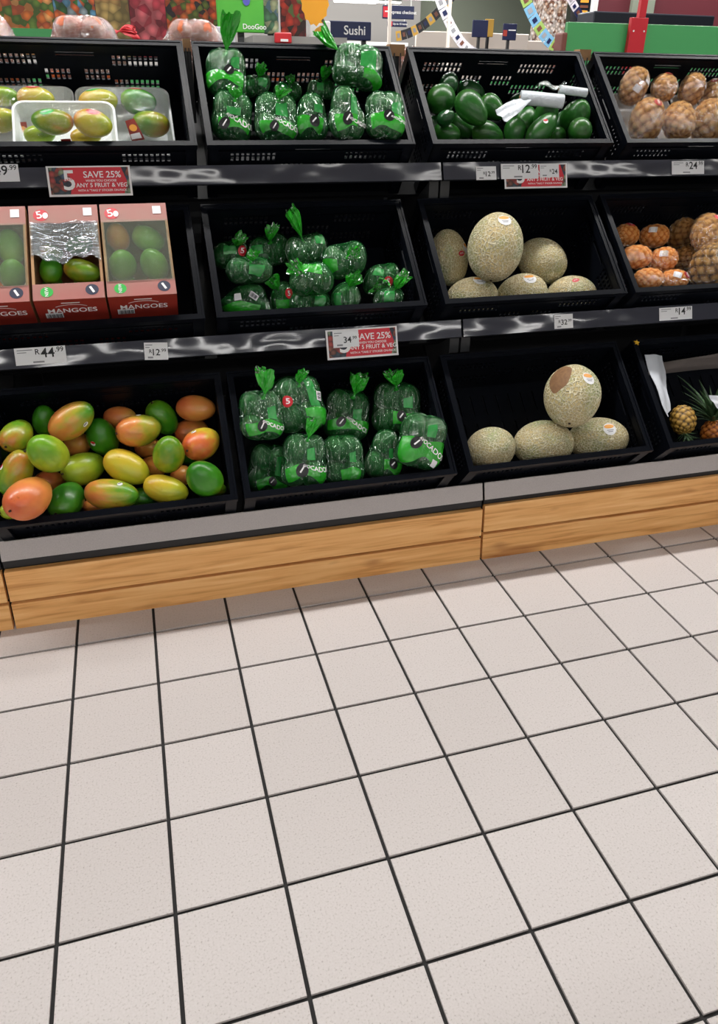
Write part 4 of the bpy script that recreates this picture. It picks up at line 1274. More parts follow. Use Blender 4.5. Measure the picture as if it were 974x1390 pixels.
def carton(u0, u1, label, torn=False):
    C = empty('mango_carton', crate_matrix('M1') @ Matrix.Translation((u0, 0, 0)), label, 'carton', 'red mango cartons')
    W, v0, v1, wt, wb, t = u1 - u0, .046, .345, .052, -.200, .003
    # body: bottom, back and two sides of brown board
    vs, fs = [], []
    for q in ((0, t, v0 + t, v1, wb, wt), (W - t, W, v0 + t, v1, wb, wt), (t, W - t, v1 - t, v1, wb, wt), (t, W - t, v0 + t, v1 - t, wb, wb + t)):
        a, b_ = box_geo(*q, 0, len(vs)); vs += a; fs += b_
    mk('body', vs, fs, 'kraft', C)
    fp = box('front_panel', 0, W, v0, v0 + t, wb, wt, 'carton_red', C)
    # lettering on the front panel; its own x is u, its up is w, it faces the aisle
    def front(name, geo, mat, off, par):
        g, f = geo
        return mk(name, [(off[0] + x, v0 - .0008, off[1] + y) for x, y in g], f, mat, par)
    front('lettering', text_geo('MANGOES', .026), 'text_white', (W / 2, wt - .047), fp)
    arc = [(.046 * math.sin(a), .010 * math.cos(a * 1.4)) for a in np.linspace(-1, 1, 13)]
    av = [(x, y) for x, y in arc] + [(x, y - .0018) for x, y in arc]
    front('print_arc', (av, [(i, i + 1, i + 14, i + 13) for i in range(12)]), 'text_white', (W / 2, wt - .030), fp)
    front('print_line', rect_geo(.045, .0035), 'text_white', (W / 2, wt - .013), fp)
    bl = front('barcode_label', rect_geo(.043, .022), 'white_paper', (.040, wt - .066), fp)
    for k in range(12):
        g, f = rect_geo(.0009 + .0006 * (k % 3), .017)
        m_ = mk('bar', [(.040 + (k - 5.5) * .0031 + x, v0 - .0016, wt - .067 + y) for x, y in g], f, 'ink', bl)
    # frame of the window: the face looking up and out
    lo, hi = .049, .060
    box('lower_flap', 0, W, v0, v0 + lo, wt, wt + .002, 'carton_pink', C)
    up = box('upper_flap', 0, W, v1 - hi, v1, wt, wt + .002, 'carton_pink', C)
    box('side_strip', 0, .007, v0 + lo, v1 - hi, wt, wt + .002, 'kraft', C)
    box('side_strip', W - .007, W, v0 + lo, v1 - hi, wt, wt + .002, 'kraft', C)
    def top(name, geo, mat, off, par=C, z=.0026, rot=0):
        g, f = geo
        c, s = math.cos(rot), math.sin(rot)
        return mk(name, [(off[0] + x * c - y * s, off[1] + x * s + y * c, wt + z) for x, y in g], f, mat, par)
    q = top('sticker', disc_geo(.0155, .0155), 'sticker_green', (.034, v0 + .024))
    top('lettering', text_geo('NEW', .012), 'text_white', (.034, v0 + .024), q, .0032, PI / 2)
    q = top('sticker', disc_geo(.0165, .0165), 'sticker_navy', (W - .030, v0 + .026))
    top('logo_stripe', rect_geo(.020, .006), 'text_white', (W - .030, v0 + .026), q, .0032, -1.1)
    q = top('sticker', disc_geo(.019, .019), 'sticker_red', (.030, v1 - .032))
    top('lettering', text_geo('5', .034), 'text_white', (.026, v1 - .032), q, .0032, .2)
    top('print_drop', disc_geo(.007, .010), 'text_white', (.041, v1 - .034), q, .0034)
    top('price_label', rect_geo(.022, .026), 'white_paper', (W - .026, v1 - .024), z=.0034)
    # film over the window
    va, vb = v0 + lo - .004, v1 - hi + .004
    if torn:
        va = v0 + lo + .072
    nu, nv = 20, 24
    fv, ff = [], []
    for j in range(nv + 1):
        for i in range(nu + 1):
            u = .002 + (W - .004) * i / nu
            tt = j / nv
            edge = (.012 * math.sin(9 * u / W + 1) + .007 * math.sin(23 * u / W)) * (1 - tt) if torn else 0
            z = .0045 + (.004 * math.sin(tt * 40 + 3 * math.sin(5 * u / W)) * math.sin(PI * i / nu) if torn else .0008 * math.sin(7 * tt + 5 * u / W))
            fv.append((u, va + edge + (vb - va) * tt, wt + z))
    for j in range(nv):
        for i in range(nu):
            k = j * (nu + 1) + i
            ff.append((k, k + 1, k + nu + 2, k + nu + 1))
    mk('torn_film' if torn else 'film_window', fv, ff, 'film_torn' if torn else 'film_window', C, True)
    return C
carton(.022, .176, 'red mango carton with clear film window, cut off by the left picture edge')
carton(.184, .358, 'red mango carton with torn pulled-up film, between two closed cartons', True)
carton(.364, .539, 'red mango carton with clear film window, nearest the crate of tied bags')
BXL = [('mango_orange', 'orange mango in the upper left of the right carton'), ('mango_pale_green', 'green mango in the upper right of the right carton'), ('mango_pale_green', 'round green mango in the lower left of the right carton'),
       ('mango_pale_green', 'green mango in the lower right of the right carton'), ('mango_pale_green', 'green mango half behind the lower left flap of the right carton'), ('mango_orange', 'orange mango half behind the lower right flap of the right carton'),
       ('mango_green', 'green mango seen through the crumpled film of the torn carton'), ('mango_green', 'upright green mango in the torn carton, left side'), ('mango_olive', 'green mango with an orange end in the torn carton'),
       ('mango_green', 'green mango behind the left front flap of the torn carton'), ('mango_green', 'green mango behind the right front flap of the torn carton'), ('mango_olive', 'mango under the film at the left of the torn carton'),
       ('mango_pale_green', 'tall pale green mango in the carton at the picture edge'), ('mango_pale_green', 'lower round green mango in the carton at the picture edge'), ('mango_orange', 'orange mango behind the front flap of the carton at the picture edge')]
for row, (mt, lb) in zip(MANGO_BOXED, BXL):
    fruit('mango', 'mango', row, mt, lb, 'mango', 'mangoes in cartons', None, random.uniform(-.5, .5), False)

# ------------------------------------------------------------------ foam trays of mangoes, top left crate
def tray_mesh(name, W, L, h, mat, parent):
    def loop(w, l, r, z):
        pts = []
        for cx, cy, a0 in ((w / 2 - r, l / 2 - r, 0), (-w / 2 + r, l / 2 - r, PI / 2), (-w / 2 + r, -l / 2 + r, PI), (w / 2 - r, -l / 2 + r, 1.5 * PI)):
            for k in range(6):
                a = a0 + PI / 2 * k / 5
                pts.append((cx + r * math.cos(a), cy + r * math.sin(a), z))
        return pts
    loops = [loop(W - .03, L - .03, .025, 0), loop(W - .008, L - .008, .03, h - .004), loop(W, L, .032, h - .004), loop(W, L, .032, h), loop(W - .012, L - .012, .028, h), loop(W - .036, L - .036, .022, .004)]
    v = [p for l in loops for p in l]
    n = 24
    f = [(k * n + i, k * n + (i + 1) % n, (k + 1) * n + (i + 1) % n, (k + 1) * n + i) for k in range(len(loops) - 1) for i in range(n)]
    f += [tuple(range(n - 1, -1, -1)), tuple(range((len(loops) - 1) * n, len(loops) * n))]
    return mk(name, v, f, mat, parent)

def foam_tray(k, u0, u1, v0, v1, wb, h, rows, label, group, filmmat='film_clear', tilt=0.0, card=None):
    cu, cv = (u0 + u1) / 2, (v0 + v1) / 2
    M = crate_matrix(k) @ Matrix.Translation((cu, cv, wb)) @ rotx(tilt)
    T = empty('foam_tray', M, label, 'tray', group)
    tray_mesh('tray', u1 - u0, v1 - v0, h, 'foam_white', T)
    if rows:
        Mi = M.inverted()
        ctr = Vector((0, 0, h))
        lumps = []
        for (c, ax, A, B) in rows:
            m3 = (Mi @ fruit_matrix(c, ax, A * 1.04, B * 1.05))
            lumps.append((np.array(m3.translation - ctr), np.array(m3.to_3x3())))
        for x in (-.5, .5):
            for y in (-.5, .5):
                lumps.append((np.array((x * (u1 - u0 - .02), y * (v1 - v0 - .02), -.004)), np.diag((.008, .008, .004))))
        W = Wrap(lumps, .0, 5)
        o = film_mesh('film', W, filmmat, T, 40, 24)
        o.location = ctr
        if card:
            for (az, el, s) in card:
                q = film_decal('print_card', W, rect_geo(.030 * s, .050 * s, 4, 6), 'carton_red', o, az, el, .1, 1.012)
                film_decal('print_spot', W, disc_geo(.010 * s, .008 * s), 'sticker_orange', q, az, el + .03, 0, 1.022)
                film_decal('barcode_label', W, rect_geo(.026 * s, .012 * s, 4, 2), 'white_paper', q, az, el - .16, .1, 1.022)
    return T
G = 'foam trays of mangoes'
foam_tray('T1', .287, .556, .078, .338, -.172, .05, MANGO_TRAY_RIGHT, 'white foam tray of mangoes at the right side of the top left crate', G, card=[(.25, .55, 1.0)])
foam_tray('T1', .128, .398, .024, .200, -.088, .045, MANGO_TRAY_FRONT, 'white foam tray of mangoes in front, lying on the two others', G, card=[(.05, .25, .8)])
foam_tray('T1', .026, .284, .078, .338, -.172, .05, MANGO_TRAY_LEFT, 'white foam tray of mangoes at the left side of the top left crate', G, card=[(-.1, .5, .8)])
TL = [('MANGO_TRAY_RIGHT', [('mango_yellow', 'yellow mango with a green sticker in the right foam tray', [((-.35, .75), 'new')]), ('mango_green', 'green mango with a red sticker at the back of the right tray', [((-.1, .85), 'take5')]),
                            ('mango_olive', 'green mango with brown end at the right front of the right tray', None)]),
      ('MANGO_TRAY_FRONT', [('mango_olive', 'mango with an oval green sticker in the front foam tray', [((-.3, .45), 'new')]), ('mango_lime', 'mango low at the left front of the front tray', None),
                            ('mango_yellow', 'golden mango with an oval red sticker in the front tray', [((.1, .55), 'take5')]), ('mango_yellow', 'yellow mango low at the right front of the front tray', None)]),
      ('MANGO_TRAY_LEFT', [('mango_lime', 'mango at the picture edge in the back of the left tray', None), ('mango_yellow', 'mango with a red sticker at the back of the left tray', [((-.15, .8), 'take5')]),
                           ('mango_yellow', 'golden mango at the picture edge in front of the left tray', None)])]
for nm, L in TL:
    for row, (mt, lb, st) in zip(globals()[nm], L):
        fruit('mango', 'mango', row, mt, lb, 'mango', 'mangoes in foam trays', st, random.uniform(-.5, .5), False, mt == 'mango_olive')

# ------------------------------------------------------------------ pineapples
def pine_mesh(name, mat, nu=80, nv=50, na=7, nb=6):
    v, f, e = [], [], []
    for j in range(nv + 1):
        t = j / nv
        x = -math.cos(PI * t)
        r = math.sin(PI * t) ** .8
        for i in range(nu):
            a = 2 * PI * i / nu
            p, q = na * a / (2 * PI), nb * t + .12 * math.sin(3 * a + 5 * t) * math.sin(PI * t)
            h = abs(math.cos(PI * (p + q))) * abs(math.cos(PI * (p - q)))
            h = h ** .6
            k = 1 + .10 * (h - .5) * min(1, r * 2)
            v.append((x * (1 + .05 * (h - .5)), r * k * math.cos(a), r * k * math.sin(a)))
            e.append(min(1, max(0, h + .25 * math.sin(17 * a + 9 * t) * math.sin(23 * t + 2 * a))))
    for j in range(nv):
        for i in range(nu):
            f.append((j * nu + i, j * nu + (i + 1) % nu, (j + 1) * nu + (i + 1) % nu, (j + 1) * nu + i))
    me = mesh_data(name, v, f, mat, True)
    at = me.attributes.new('eye', 'FLOAT', 'POINT')
    at.data.foreach_set('value', e)
    return me
PINE = {m: pine_mesh('pineapple_body', m) for m in ('pineapple_gold', 'pineapple_orange', 'pineapple_brown', 'pineapple_wrapped_orange')}
def shell_pt(t, a):
    x = -math.cos(PI * t)
    r = math.sin(PI * t) ** .8
    return (x * 1.06, r * 1.065 * math.cos(a), r * 1.065 * math.sin(a))
shell_me = lathe_mesh('film', shell_pt, 'film_crinkle', 28, 18)

def wrapped(row, mat, label, group, st=()):
    c, ax, A, B = row
    o = add(bpy.data.objects.new('wrapped_pineapple', PINE[mat]))
    o.matrix_world = fruit_matrix(c, ax, A * .925, B * .925, random.uniform(0, 6))
    tag(o, label, 'pineapple', group)
    inst('film', shell_me, o)
    for kind, at in st:
        if kind == 'red':
            s = on_fruit('sticker', disc_geo(.015, .013), 'sticker_red', o, at, 1.08)
            on_fruit('lettering', text_geo('5', .020), 'text_white', o, at, 1.10, parent=s)
        else:
            s = on_fruit('label', rect_geo(.026, .020, 4, 3), 'white_paper', o, at, 1.08, rot=-.5)
            for k in range(3):
                g, f = rect_geo(.022, .0022)
                on_fruit('print_line', ([(x, y + (k - 1) * .006) for x, y in g], f), 'ink_grey', o, at, 1.09, rot=-.5, parent=s)
    return o
WTL = [('wrapped pineapple at the back left of the top right crate', [('w', (.5, -.1)), ('w', (-.3, -.6))]), ('wrapped pineapple with red sticker on top, second at the back of the top right crate', [('red', (.2, .8)), ('w', (.75, -.2))]),
       ('wrapped pineapple third at the back of the top right crate', [('w', (.5, .7)), ('w', (.7, -.1))]), ('wrapped pineapple at the back by the picture edge, top right crate', [('red', (-.2, .7))]),
       ('wrapped pineapple with a red logo sticker at the front left, top right crate', [('red', (.1, .45))]), ('wrapped pineapple in the middle of the front row, top right crate', None), ('wrapped pineapple at the front by the picture edge, top right crate', None)]
for row, (lb, st) in zip(WRAPPED_TOP, WTL):
    wrapped(row, 'pineapple_brown', lb, 'wrapped pineapples in the top crate', st or ())
WML = [('pineapple_wrapped_orange', 'orange wrapped pineapple at the back left of the middle right crate', [('red', (.1, .75))]), ('pineapple_wrapped_orange', 'orange wrapped pineapple second at the back, middle right crate', [('w', (-.6, .3))]),
       ('pineapple_wrapped_orange', 'orange wrapped pineapple at the left of the second row, middle right crate', None), ('pineapple_wrapped_orange', 'orange wrapped pineapple with red sticker in the second row, middle right crate', [('red', (.7, .25)), ('w', (-.5, .2))]),
       ('pineapple_wrapped_orange', 'orange wrapped pineapple lowest at the front left, middle right crate', None), ('pineapple_wrapped_orange', 'orange wrapped pineapple with red sticker at the front, middle right crate', [('red', (.7, .1)), ('w', (-.3, .2))]),
       ('pineapple_brown', 'darker wrapped pineapple behind the clear pack edge, back row, middle crate', None), ('pineapple_brown', 'dark wrapped pineapple in shade behind the second row, middle crate', None),
       ('pineapple_brown', 'large wrapped pineapple with a red sticker at the top right, middle crate', [('red', (.25, .6)), ('w', (.3, -.3))]), ('pineapple_gold', 'largest wrapped pineapple at the picture edge, front of the middle crate', None)]
for row, (mt, lb, st) in zip(WRAPPED_MID, WML):
    wrapped(row, mt, lb, 'wrapped pineapples in the middle crate', st or ())
def tray_under(k, rows, label, filmmat=None, pad=.006):
    Mi = crate_matrix(k).inverted()
    P = [(Mi @ Vector(r[0]), r[3]) for r in rows]
    R_ = max(q[1] for q in P)
    u0, u1 = min(p.x - r * .9 for p, r in P) - pad, max(p.x + r * .9 for p, r in P) + pad
    v0, v1 = max(.022, min(p.y - r for p, r in P) - pad), min(.362, max(p.y + r for p, r in P) + pad)
    wb = max(-.2, min(p.z - r for p, r in P) - .020)
    return foam_tray(k, u0, u1, v0, v1, wb, .022, None, label, 'trays under wrapped pineapples')
tray_under('T4', [WRAPPED_TOP[4], WRAPPED_TOP[0]], 'white tray under the left pair of wrapped pineapples, top crate', pad=-.004)
tray_under('T4', [WRAPPED_TOP[5], WRAPPED_TOP[1]], 'white tray under the middle pair of wrapped pineapples, top crate', pad=-.004)
tray_under('T4', [WRAPPED_TOP[6], WRAPPED_TOP[2]], 'white tray under the right pair of wrapped pineapples, top crate', pad=-.004)

def leaf_geo(length, width, curl, seg=7):
    v, f = [], []
    for k in range(seg + 1):
        t = k / seg
        w = width * (1 - t) ** .7 * (.75 + .9 * t * (1 - t)) + .0004
        y = curl * t * t * length
        z = t * length
        v += [(-w, y + .25 * w, z), (0, y - .15 * w, z), (w, y + .25 * w, z), (0, y + .15 * w + .001, z)]
    for k in range(seg):
        a, b_ = 4 * k, 4 * (k + 1)
        f += [(a, a + 1, b_ + 1, b_), (a + 1, a + 2, b_ + 2, b_ + 1), (a + 2, a + 3, b_ + 3, b_ + 2), (a + 3, a, b_, b_ + 3)]
    return v, f
lv_, lf_ = leaf_geo(1, .085, .35)
leaf_me = mesh_data('leaf', lv_, lf_, 'leaf_green', True)
def pineapple(row, mat, label, crown_dir, clen, nleaf, seed):
    c, ax, A, B = row
    rng = random.Random(seed)
    P = empty('pineapple', Matrix.Translation(c), label, 'pineapple', 'pineapples in the bottom crate')
    o = inst('body', PINE[mat], P)
    M = fruit_matrix((0, 0, 0), ax, A * .93, B * .93, rng.uniform(0, 6))
    o.matrix_local = M
    d = Vector(crown_dir).normalized()
    sgn = 1 if d.dot(Vector(ax)) > 0 else -1
    p = Vector(ax).normalized() * A * .93 * sgn
    x = d.orthogonal().normalized(); y = d.cross(x)
    for k in range(nleaf):
        t = k / nleaf
        a = k * 2.39996
        spread = .95 - .75 * t
        dirn = (d * math.cos(spread) + (x * math.cos(a) + y * math.sin(a)) * math.sin(spread)).normalized()
        out = (x * math.cos(a) + y * math.sin(a))
        yv = (out - dirn * out.dot(dirn)).normalized()
        xv = yv.cross(dirn)
        L = clen * (.55 + .5 * t) * rng.uniform(.85, 1.1)
        Mx = Matrix(((xv.x, yv.x, dirn.x, 0), (xv.y, yv.y, dirn.y, 0), (xv.z, yv.z, dirn.z, 0), (0, 0, 0, 1)))
        inst('leaf', leaf_me, P, Matrix.Translation(p + d * (.012 * t) + out * .008 * (1 - t)) @ Mx @ Matrix.Diagonal((L * 1.1, L, L, 1)))
    return P
pineapple(PINEAPPLE_LOW[0], 'pineapple_gold', 'golden pineapple standing on its leafy crown in the bottom right crate', (.05, -.75, -.5), .055, 16, 1)
pineapple(PINEAPPLE_LOW[1], 'pineapple_orange', 'orange pineapple with a tall green crown in the bottom right crate', (-.16, .28, .95), .155, 34, 2)
# papers lining that crate
def sheet(name, pts, mat, label, cat, nu=12, nv=10, amp=.003, th=.0012, seed=1):
    """A thin, slightly rippled sheet between four corners (given row by row)."""
    rng = random.Random(seed)
    p = [Vector(q) for q in pts]
    n = (p[1] - p[0]).cross(p[2] - p[0]).normalized()
    ph = [rng.uniform(0, 6) for _ in range(4)]
    top, fs = [], []
    for j in range(nv + 1):
        for i in range(nu + 1):
            a, b_ = i / nu, j / nv
            q = p[0] * (1 - a) * (1 - b_) + p[1] * a * (1 - b_) + p[2] * (1 - a) * b_ + p[3] * a * b_
            top.append(q + n * amp * (math.sin(7 * a + 3 * b_ + ph[0]) + math.sin(11 * b_ - 4 * a + ph[1])))
    m = len(top)
    vs = top + [q - n * th for q in top]
    for j in range(nv):
        for i in range(nu):
            k = j * (nu + 1) + i
            fs.append((k, k + 1, k + nu + 2, k + nu + 1))
            fs.append((m + k + nu + 1, m + k + nu + 2, m + k + 1, m + k))
    o = mk(name, vs, fs, mat, None, True)
    return tag(o, label, cat)
MB4 = crate_matrix('B4')
L4 = lambda u, v, w: tuple(MB4 @ Vector((u, v, w)))
sheet('paper_liner', [L4(.040, .337, -.018), L4(.135, .348, -.050), L4(.042, .110, -.018), L4(.092, .150, -.06)], 'liner_white', 'white paper liner along the left wall of the pineapple crate', 'paper')
sheet('cardboard_liner', [L4(.16, .352, -.115), L4(.56, .352, -.05), L4(.16, .352, -.198), L4(.56, .352, -.198)], 'liner_beige', 'beige cardboard liner at the back of the pineapple crate', 'cardboard', amp=.001)
sheet('paper_label', [L4(.175, .150, .032), L4(.27, .135, .032), L4(.195, .100, .026), L4(.28, .085, .026)], 'liner_white', 'white paper label lying over the orange pineapple', 'label', amp=.002)
# a little yellow star on that crate's corner
sv_ = []
for k in range(10):
    r_ = .010 if k % 2 == 0 else .0045
    a = 2 * PI * k / 10
    sv_.append((r_ * math.cos(a), r_ * math.sin(a)))
star = mk('star_sticker', [(x, y, z) for z in (0, .004) for x, y in sv_], [tuple(range(9, -1, -1)), tuple(range(10, 20))] + [(i, (i + 1) % 10, 10 + (i + 1) % 10, 10 + i) for i in range(10)], 'flower_yellow')
star.matrix_world = MB4 @ Matrix.Translation((.012, CD - .012, .001))
tag(star, 'small yellow star stuck on the corner of the pineapple crate', 'sticker')

# ------------------------------------------------------------------ rolls of produce bags among the loose avocados
MT3 = crate_matrix('T3')
def roll(u0, v0, w0, u1, v1, w1, r, label):
    a, b_ = MT3 @ Vector((u0, v0, w0)), MT3 @ Vector((u1, v1, w1))
    d = (b_ - a); L = d.length; d.normalize()
    x = d.orthogonal().normalized(); y = d.cross(x)
    M = Matrix(((x.x, y.x, d.x, a.x), (x.y, y.y, d.y, a.y), (x.z, y.z, d.z, a.z), (0, 0, 0, 1)))
    E_ = empty('bag_roll', M, label, 'bag roll', 'rolls of produce bags')
    v, f, n = [], [], 40
    prof = [(0, .25), (0, .9), (.004, 1), (.3, 1.0), (.62, .985), (.98, 1.0), (1.0, .92), (1.0, .25)]
    for t, q in prof:
        for i in range(n):
            a_ = 2 * PI * i / n
            rr = r * q * (1 + (.018 * math.sin(5 * a_ + 9 * t) if .002 < t < .999 else 0))
            v.append((rr * math.cos(a_), rr * math.sin(a_), L * t))
    f = [(k * n + i, k * n + (i + 1) % n, (k + 1) * n + (i + 1) % n, (k + 1) * n + i) for k in range(len(prof) - 1) for i in range(n)]
    mk('rolled_film', v, f, 'bag_white', E_, True)
    v = [(r * .25 * math.cos(2 * PI * i / 12), r * .25 * math.sin(2 * PI * i / 12), z) for z in (-.003, L + .003) for i in range(12)]
    mk('core', v, [(i, (i + 1) % 12, 12 + (i + 1) % 12, 12 + i) for i in range(12)] + [tuple(range(11, -1, -1)), tuple(range(12, 24))], 'kraft', E_)
    return E_
roll(.325, .170, .012, .455, .135, .030, .0205, 'white roll of clear produce bags lying on the loose avocados')
roll(.470, .205, .012, .555, .178, .024, .013, 'thinner white bag roll behind, at the right of the loose avocados')
Q3 = lambda u, v, w: tuple(MT3 @ Vector((u, v, w)))
sheet('plastic_bag', [Q3(.214, .098, .030), Q3(.300, .160, .018), Q3(.240, .052, .028), Q3(.338, .128, .036)], 'bag_white', 'flat empty white plastic bag between the avocados', 'plastic bag', 16, 12, .003)
sheet('plastic_bag', [Q3(.385, .225, .010), Q3(.465, .215, .012), Q3(.395, .185, .045), Q3(.470, .175, .052)], 'film_clear', 'crumpled clear plastic bag on the white roll', 'plastic bag', 18, 14, .007, .0008, 4)

# ------------------------------------------------------------------ price tags and promotion cards on the rails
LEAN = math.radians(19.5)
RAIL = {'M': (.384, .684), 'T': (.632, 1.104)}
def on_rail(row, x, z, lift):
    y, zt = RAIL[row]
    yy = y - (zt - z) * math.tan(LEAN)
    n = Vector((0, -math.cos(LEAN), math.sin(LEAN)))
    return Matrix.Translation(Vector((x, yy, z)) + n * lift) @ rotx(-LEAN)
def shift(row, x):
    k = (1.677 + (.376 if row == 'M' else .620)) / (1.677 + (.385 if row == 'M' else .643))
    return .305 + (x - .305) * k
def price_tag(row, x0, x1, z0, z1, rand, cents, label, small=False, rollr=0.0, lift=.0022, pre='R'):
    x0, x1 = shift(row, x0), shift(row, x1)
    w, h = x1 - x0, (z1 - z0)
    T = empty('price_tag', on_rail(row, (x0 + x1) / 2, (z0 + z1) / 2, lift) @ Matrix.Rotation(-rollr, 4, 'Y'), label, 'price tag', 'price tags on the rails')
    b_ = box('card', -w / 2, w / 2, -.0006, .0006, -h / 2, h / 2, 'white_paper', T)
    if small:
        s, ox, oz = h * .52, w * .0, -h * .08
    else:
        s, ox, oz = h * .78, w * .16, h * .12
    edge = w * .46 if not small else w * .42
    for words, k, up in ((cents, .52, .22), (rand, 1.0, 0), (pre.strip(), .58, .12)):
        if not words:
            continue
        g = text_geo(words, s * k)
        wd = max(x for x, _ in g[0]) - min(x for x, _ in g[0])
        mid = (max(x for x, _ in g[0]) + min(x for x, _ in g[0])) / 2
        flat('lettering', g, 'ink', b_, (edge - wd / 2 - mid, oz + s * up), -.0010)
        edge -= wd + s * .06
    flat('print_line', rect_geo(w * .30, h * .05), 'ink_grey', b_, (-w * .30, h * .36), -.0010)
    flat('print_line', rect_geo(w * .18, h * .045), 'ink_grey', b_, (-w * .36, h * .22), -.0010)
    flat('print_line', rect_geo(w * .22, h * .10), 'ink_grey', b_, (-w * (.05 if not small else .25), -h * .36), -.0010)
    return T
def save_card(row, x0, x1, z0, z1, label, rollr=0.0):
    x0, x1 = shift(row, x0), shift(row, x1)
    w, h = x1 - x0, z1 - z0
    T = empty('promotion_card', on_rail(row, (x0 + x1) / 2, (z0 + z1) / 2, .0052) @ Matrix.Rotation(-rollr, 4, 'Y'), label, 'sign', 'red promotion cards on the rails')
    b_ = box('card', -w / 2, w / 2, -.0008, .0008, -h / 2, h / 2, 'sign_white', T)
    flat('red_field', rect_geo(w * .95, h * .88), 'sign_red', b_, (0, h * .01), -.0012)
    # fruit collage on both ends, with a curved inner edge
    n = 12
    g = [(-w * .475, -h * .43 + h * .88 * k / n) for k in range(n + 1)] + [(-w * .475 + w * (.26 + .05 * math.sin(PI * (1 - k / n) * 1.2) - .10 * k / n), -h * .43 + h * .88 * k / n) for k in range(n + 1)]
    flat('print_collage', (g, [(k, k + n + 1, k + n + 2, k + 1) for k in range(n)]), 'print_collage', b_, (0, 0), -.0015)
    g = [(w * .475, -h * .43 + h * .88 * k / n) for k in range(n + 1)] + [(w * .475 - w * (.025 + .055 * abs(k / n - .45) * 2), -h * .43 + h * .88 * k / n) for k in range(n + 1)]
    flat('print_collage', (g, [(k, k + 1, k + n + 2, k + n + 1) for k in range(n)]), 'print_collage', b_, (0, 0), -.0015)
    f5 = flat('lettering', text_geo('5', h * .92), 'text_white', b_, (-w * .245, -h * .0), -.0019)
    flat('lettering', text_geo('TAKE', h * .13), 'sign_red', b_, (-w * .262, h * .04), -.0022, .3)
    flat('lettering', text_geo('SAVE 25%', h * .30), 'text_white', b_, (w * .155, h * .20), -.0019)
    flat('lettering', text_geo('WHEN YOU CHOOSE', h * .105), 'text_white', b_, (w * .135, h * .005), -.0019)
    flat('lettering', text_geo('ANY 5 FRUIT & VEG', h * .195), 'text_white', b_, (w * .14, -h * .145), -.0019)
    flat('lettering', text_geo('WITH A "TAKE 5" STICKER ON-PACK', h * .098), 'text_white', b_, (w * .14, -h * .315), -.0019)
    return T
save_card('T', .055, .275, 1.028, 1.107, 'red SAVE 25% card fully in view under the tray-packed mangoes', .0)
save_card('T', 1.410, 1.630, 1.024, 1.098, 'red SAVE 25% card half covered by price tags under the loose avocados', .0)
save_card('M', .770, .988, .595, .681, 'red SAVE 25% card with a tag over its left end under the tied bags', .0)
price_tag('T', -.13, -.015, 1.069, 1.113, '49', '.99', 'white price tag reading 49.99 at the left picture edge')
price_tag('T', 1.316, 1.384, 1.052, 1.092, '12', '.99', 'small white price tag reading 12.99 left of the half covered red card', True)
price_tag('T', 1.398, 1.527, 1.052, 1.097, '12', '.99', 'wide white price tag reading 12.99 over the half covered red card', lift=.0082)
price_tag('T', 1.532, 1.600, 1.055, 1.094, '24', '', 'white price tag reading 24 over the half covered red card', True, lift=.0082)
price_tag('T', 2.024, 2.150, 1.058, 1.100, '24', '.99', 'white price tag reading 24.99 under the wrapped brown pineapples')
price_tag('M', -.074, .054, .641, .686, '44', '.99', 'large white price tag reading 44.99 under the mango cartons')
price_tag('M', .257, .320, .631, .678, '12', '.99', 'small white price tag reading 12.99 above the loose mangoes', True, -.06)
price_tag('M', .790, .868, .628, .676, '34', '.99', 'white price tag reading 34.99 over the left end of a red card', True, lift=.0082, pre=' ')
price_tag('M', 1.510, 1.575, .637, .681, '32', '.99', 'small white price tag reading 32.99 under the six melons', True)
price_tag('M', 1.891, 2.016, .639, .680, '14', '.99', 'white price tag reading 14.99 under the orange wrapped pineapples')

# ------------------------------------------------------------------ behind the shelf: the back side of the display
d = empty('display_deck', Matrix.Translation((-1.6, 1.14, 0)), 'black back deck of the produce display behind the top crates', 'shelf')
box('deck_board', 0, 5.6, 0, .72, 1.25, 1.275, 'black_frame', d)
for x in (.05, 1.4, 2.8, 4.2, 5.5):
    box('leg', x, x + .05, .62, .67, 0, 1.25, 'black_frame', d)
    box('leg', x, x + .05, .03, .08, 0, 1.25, 'black_frame', d)
box('front_lip', 0, 5.6, .70, .72, 1.25, 1.34, 'green_panel', d)
def net_bag(x, y, z, n, sx, label, seed, tagred=True, layers=3):
    rng = random.Random(seed)
    B = empty('orange_bag', Matrix.Translation((x, y, z)), label, 'bag', 'bags of oranges behind the top crates')
    lumps = []
    om = fruit_mesh('melon', 'orange_fruit')
    k = 0
    for layer in range(layers):
        for i in range(n - (layer == 2)):
            for j in range(2):
                r = .040
                p = ((i - (n - 1 - (layer == 2)) / 2) * .076 + (.02 if j else 0) + rng.uniform(-.004, .004), (j - .5) * .07, .04 + layer * .064)
                lumps.append((p, np.diag((r, r, r))))
                o = inst('orange', om, B, Matrix.Translation(p) @ Matrix.Rotation(rng.uniform(0, 6), 4, 'Z') @ Matrix.Diagonal((r, r, r, 1)))
    c = np.array((0, 0, .105 if layers == 3 else .07))
    W = Wrap([(np.array(p) - c, m_) for p, m_ in lumps], .2, seed)
    f_ = film_mesh('film', W, 'film_net', B, 40, 24)
    f_.location = c
    if tagred:
        t = tuft('red_tie', (0, 0, 0), (1, 0, .25), .05, .022, 'price_red', B, seed)
        t.location = ((n - 1) / 2 * .076 + .045, -.01, .17)
    return B
net_bag(.165, 1.32, 1.288, 3, 1, 'clear bag of oranges with a red tie behind the mango trays', 3)
net_bag(.52, 1.32, 1.288, 3, 1, 'clear bag of oranges behind the gap between the first two top crates', 4, False)
net_bag(-.16, 1.32, 1.288, 3, 1, 'clear bag of oranges at the left behind the mango trays', 5, False)
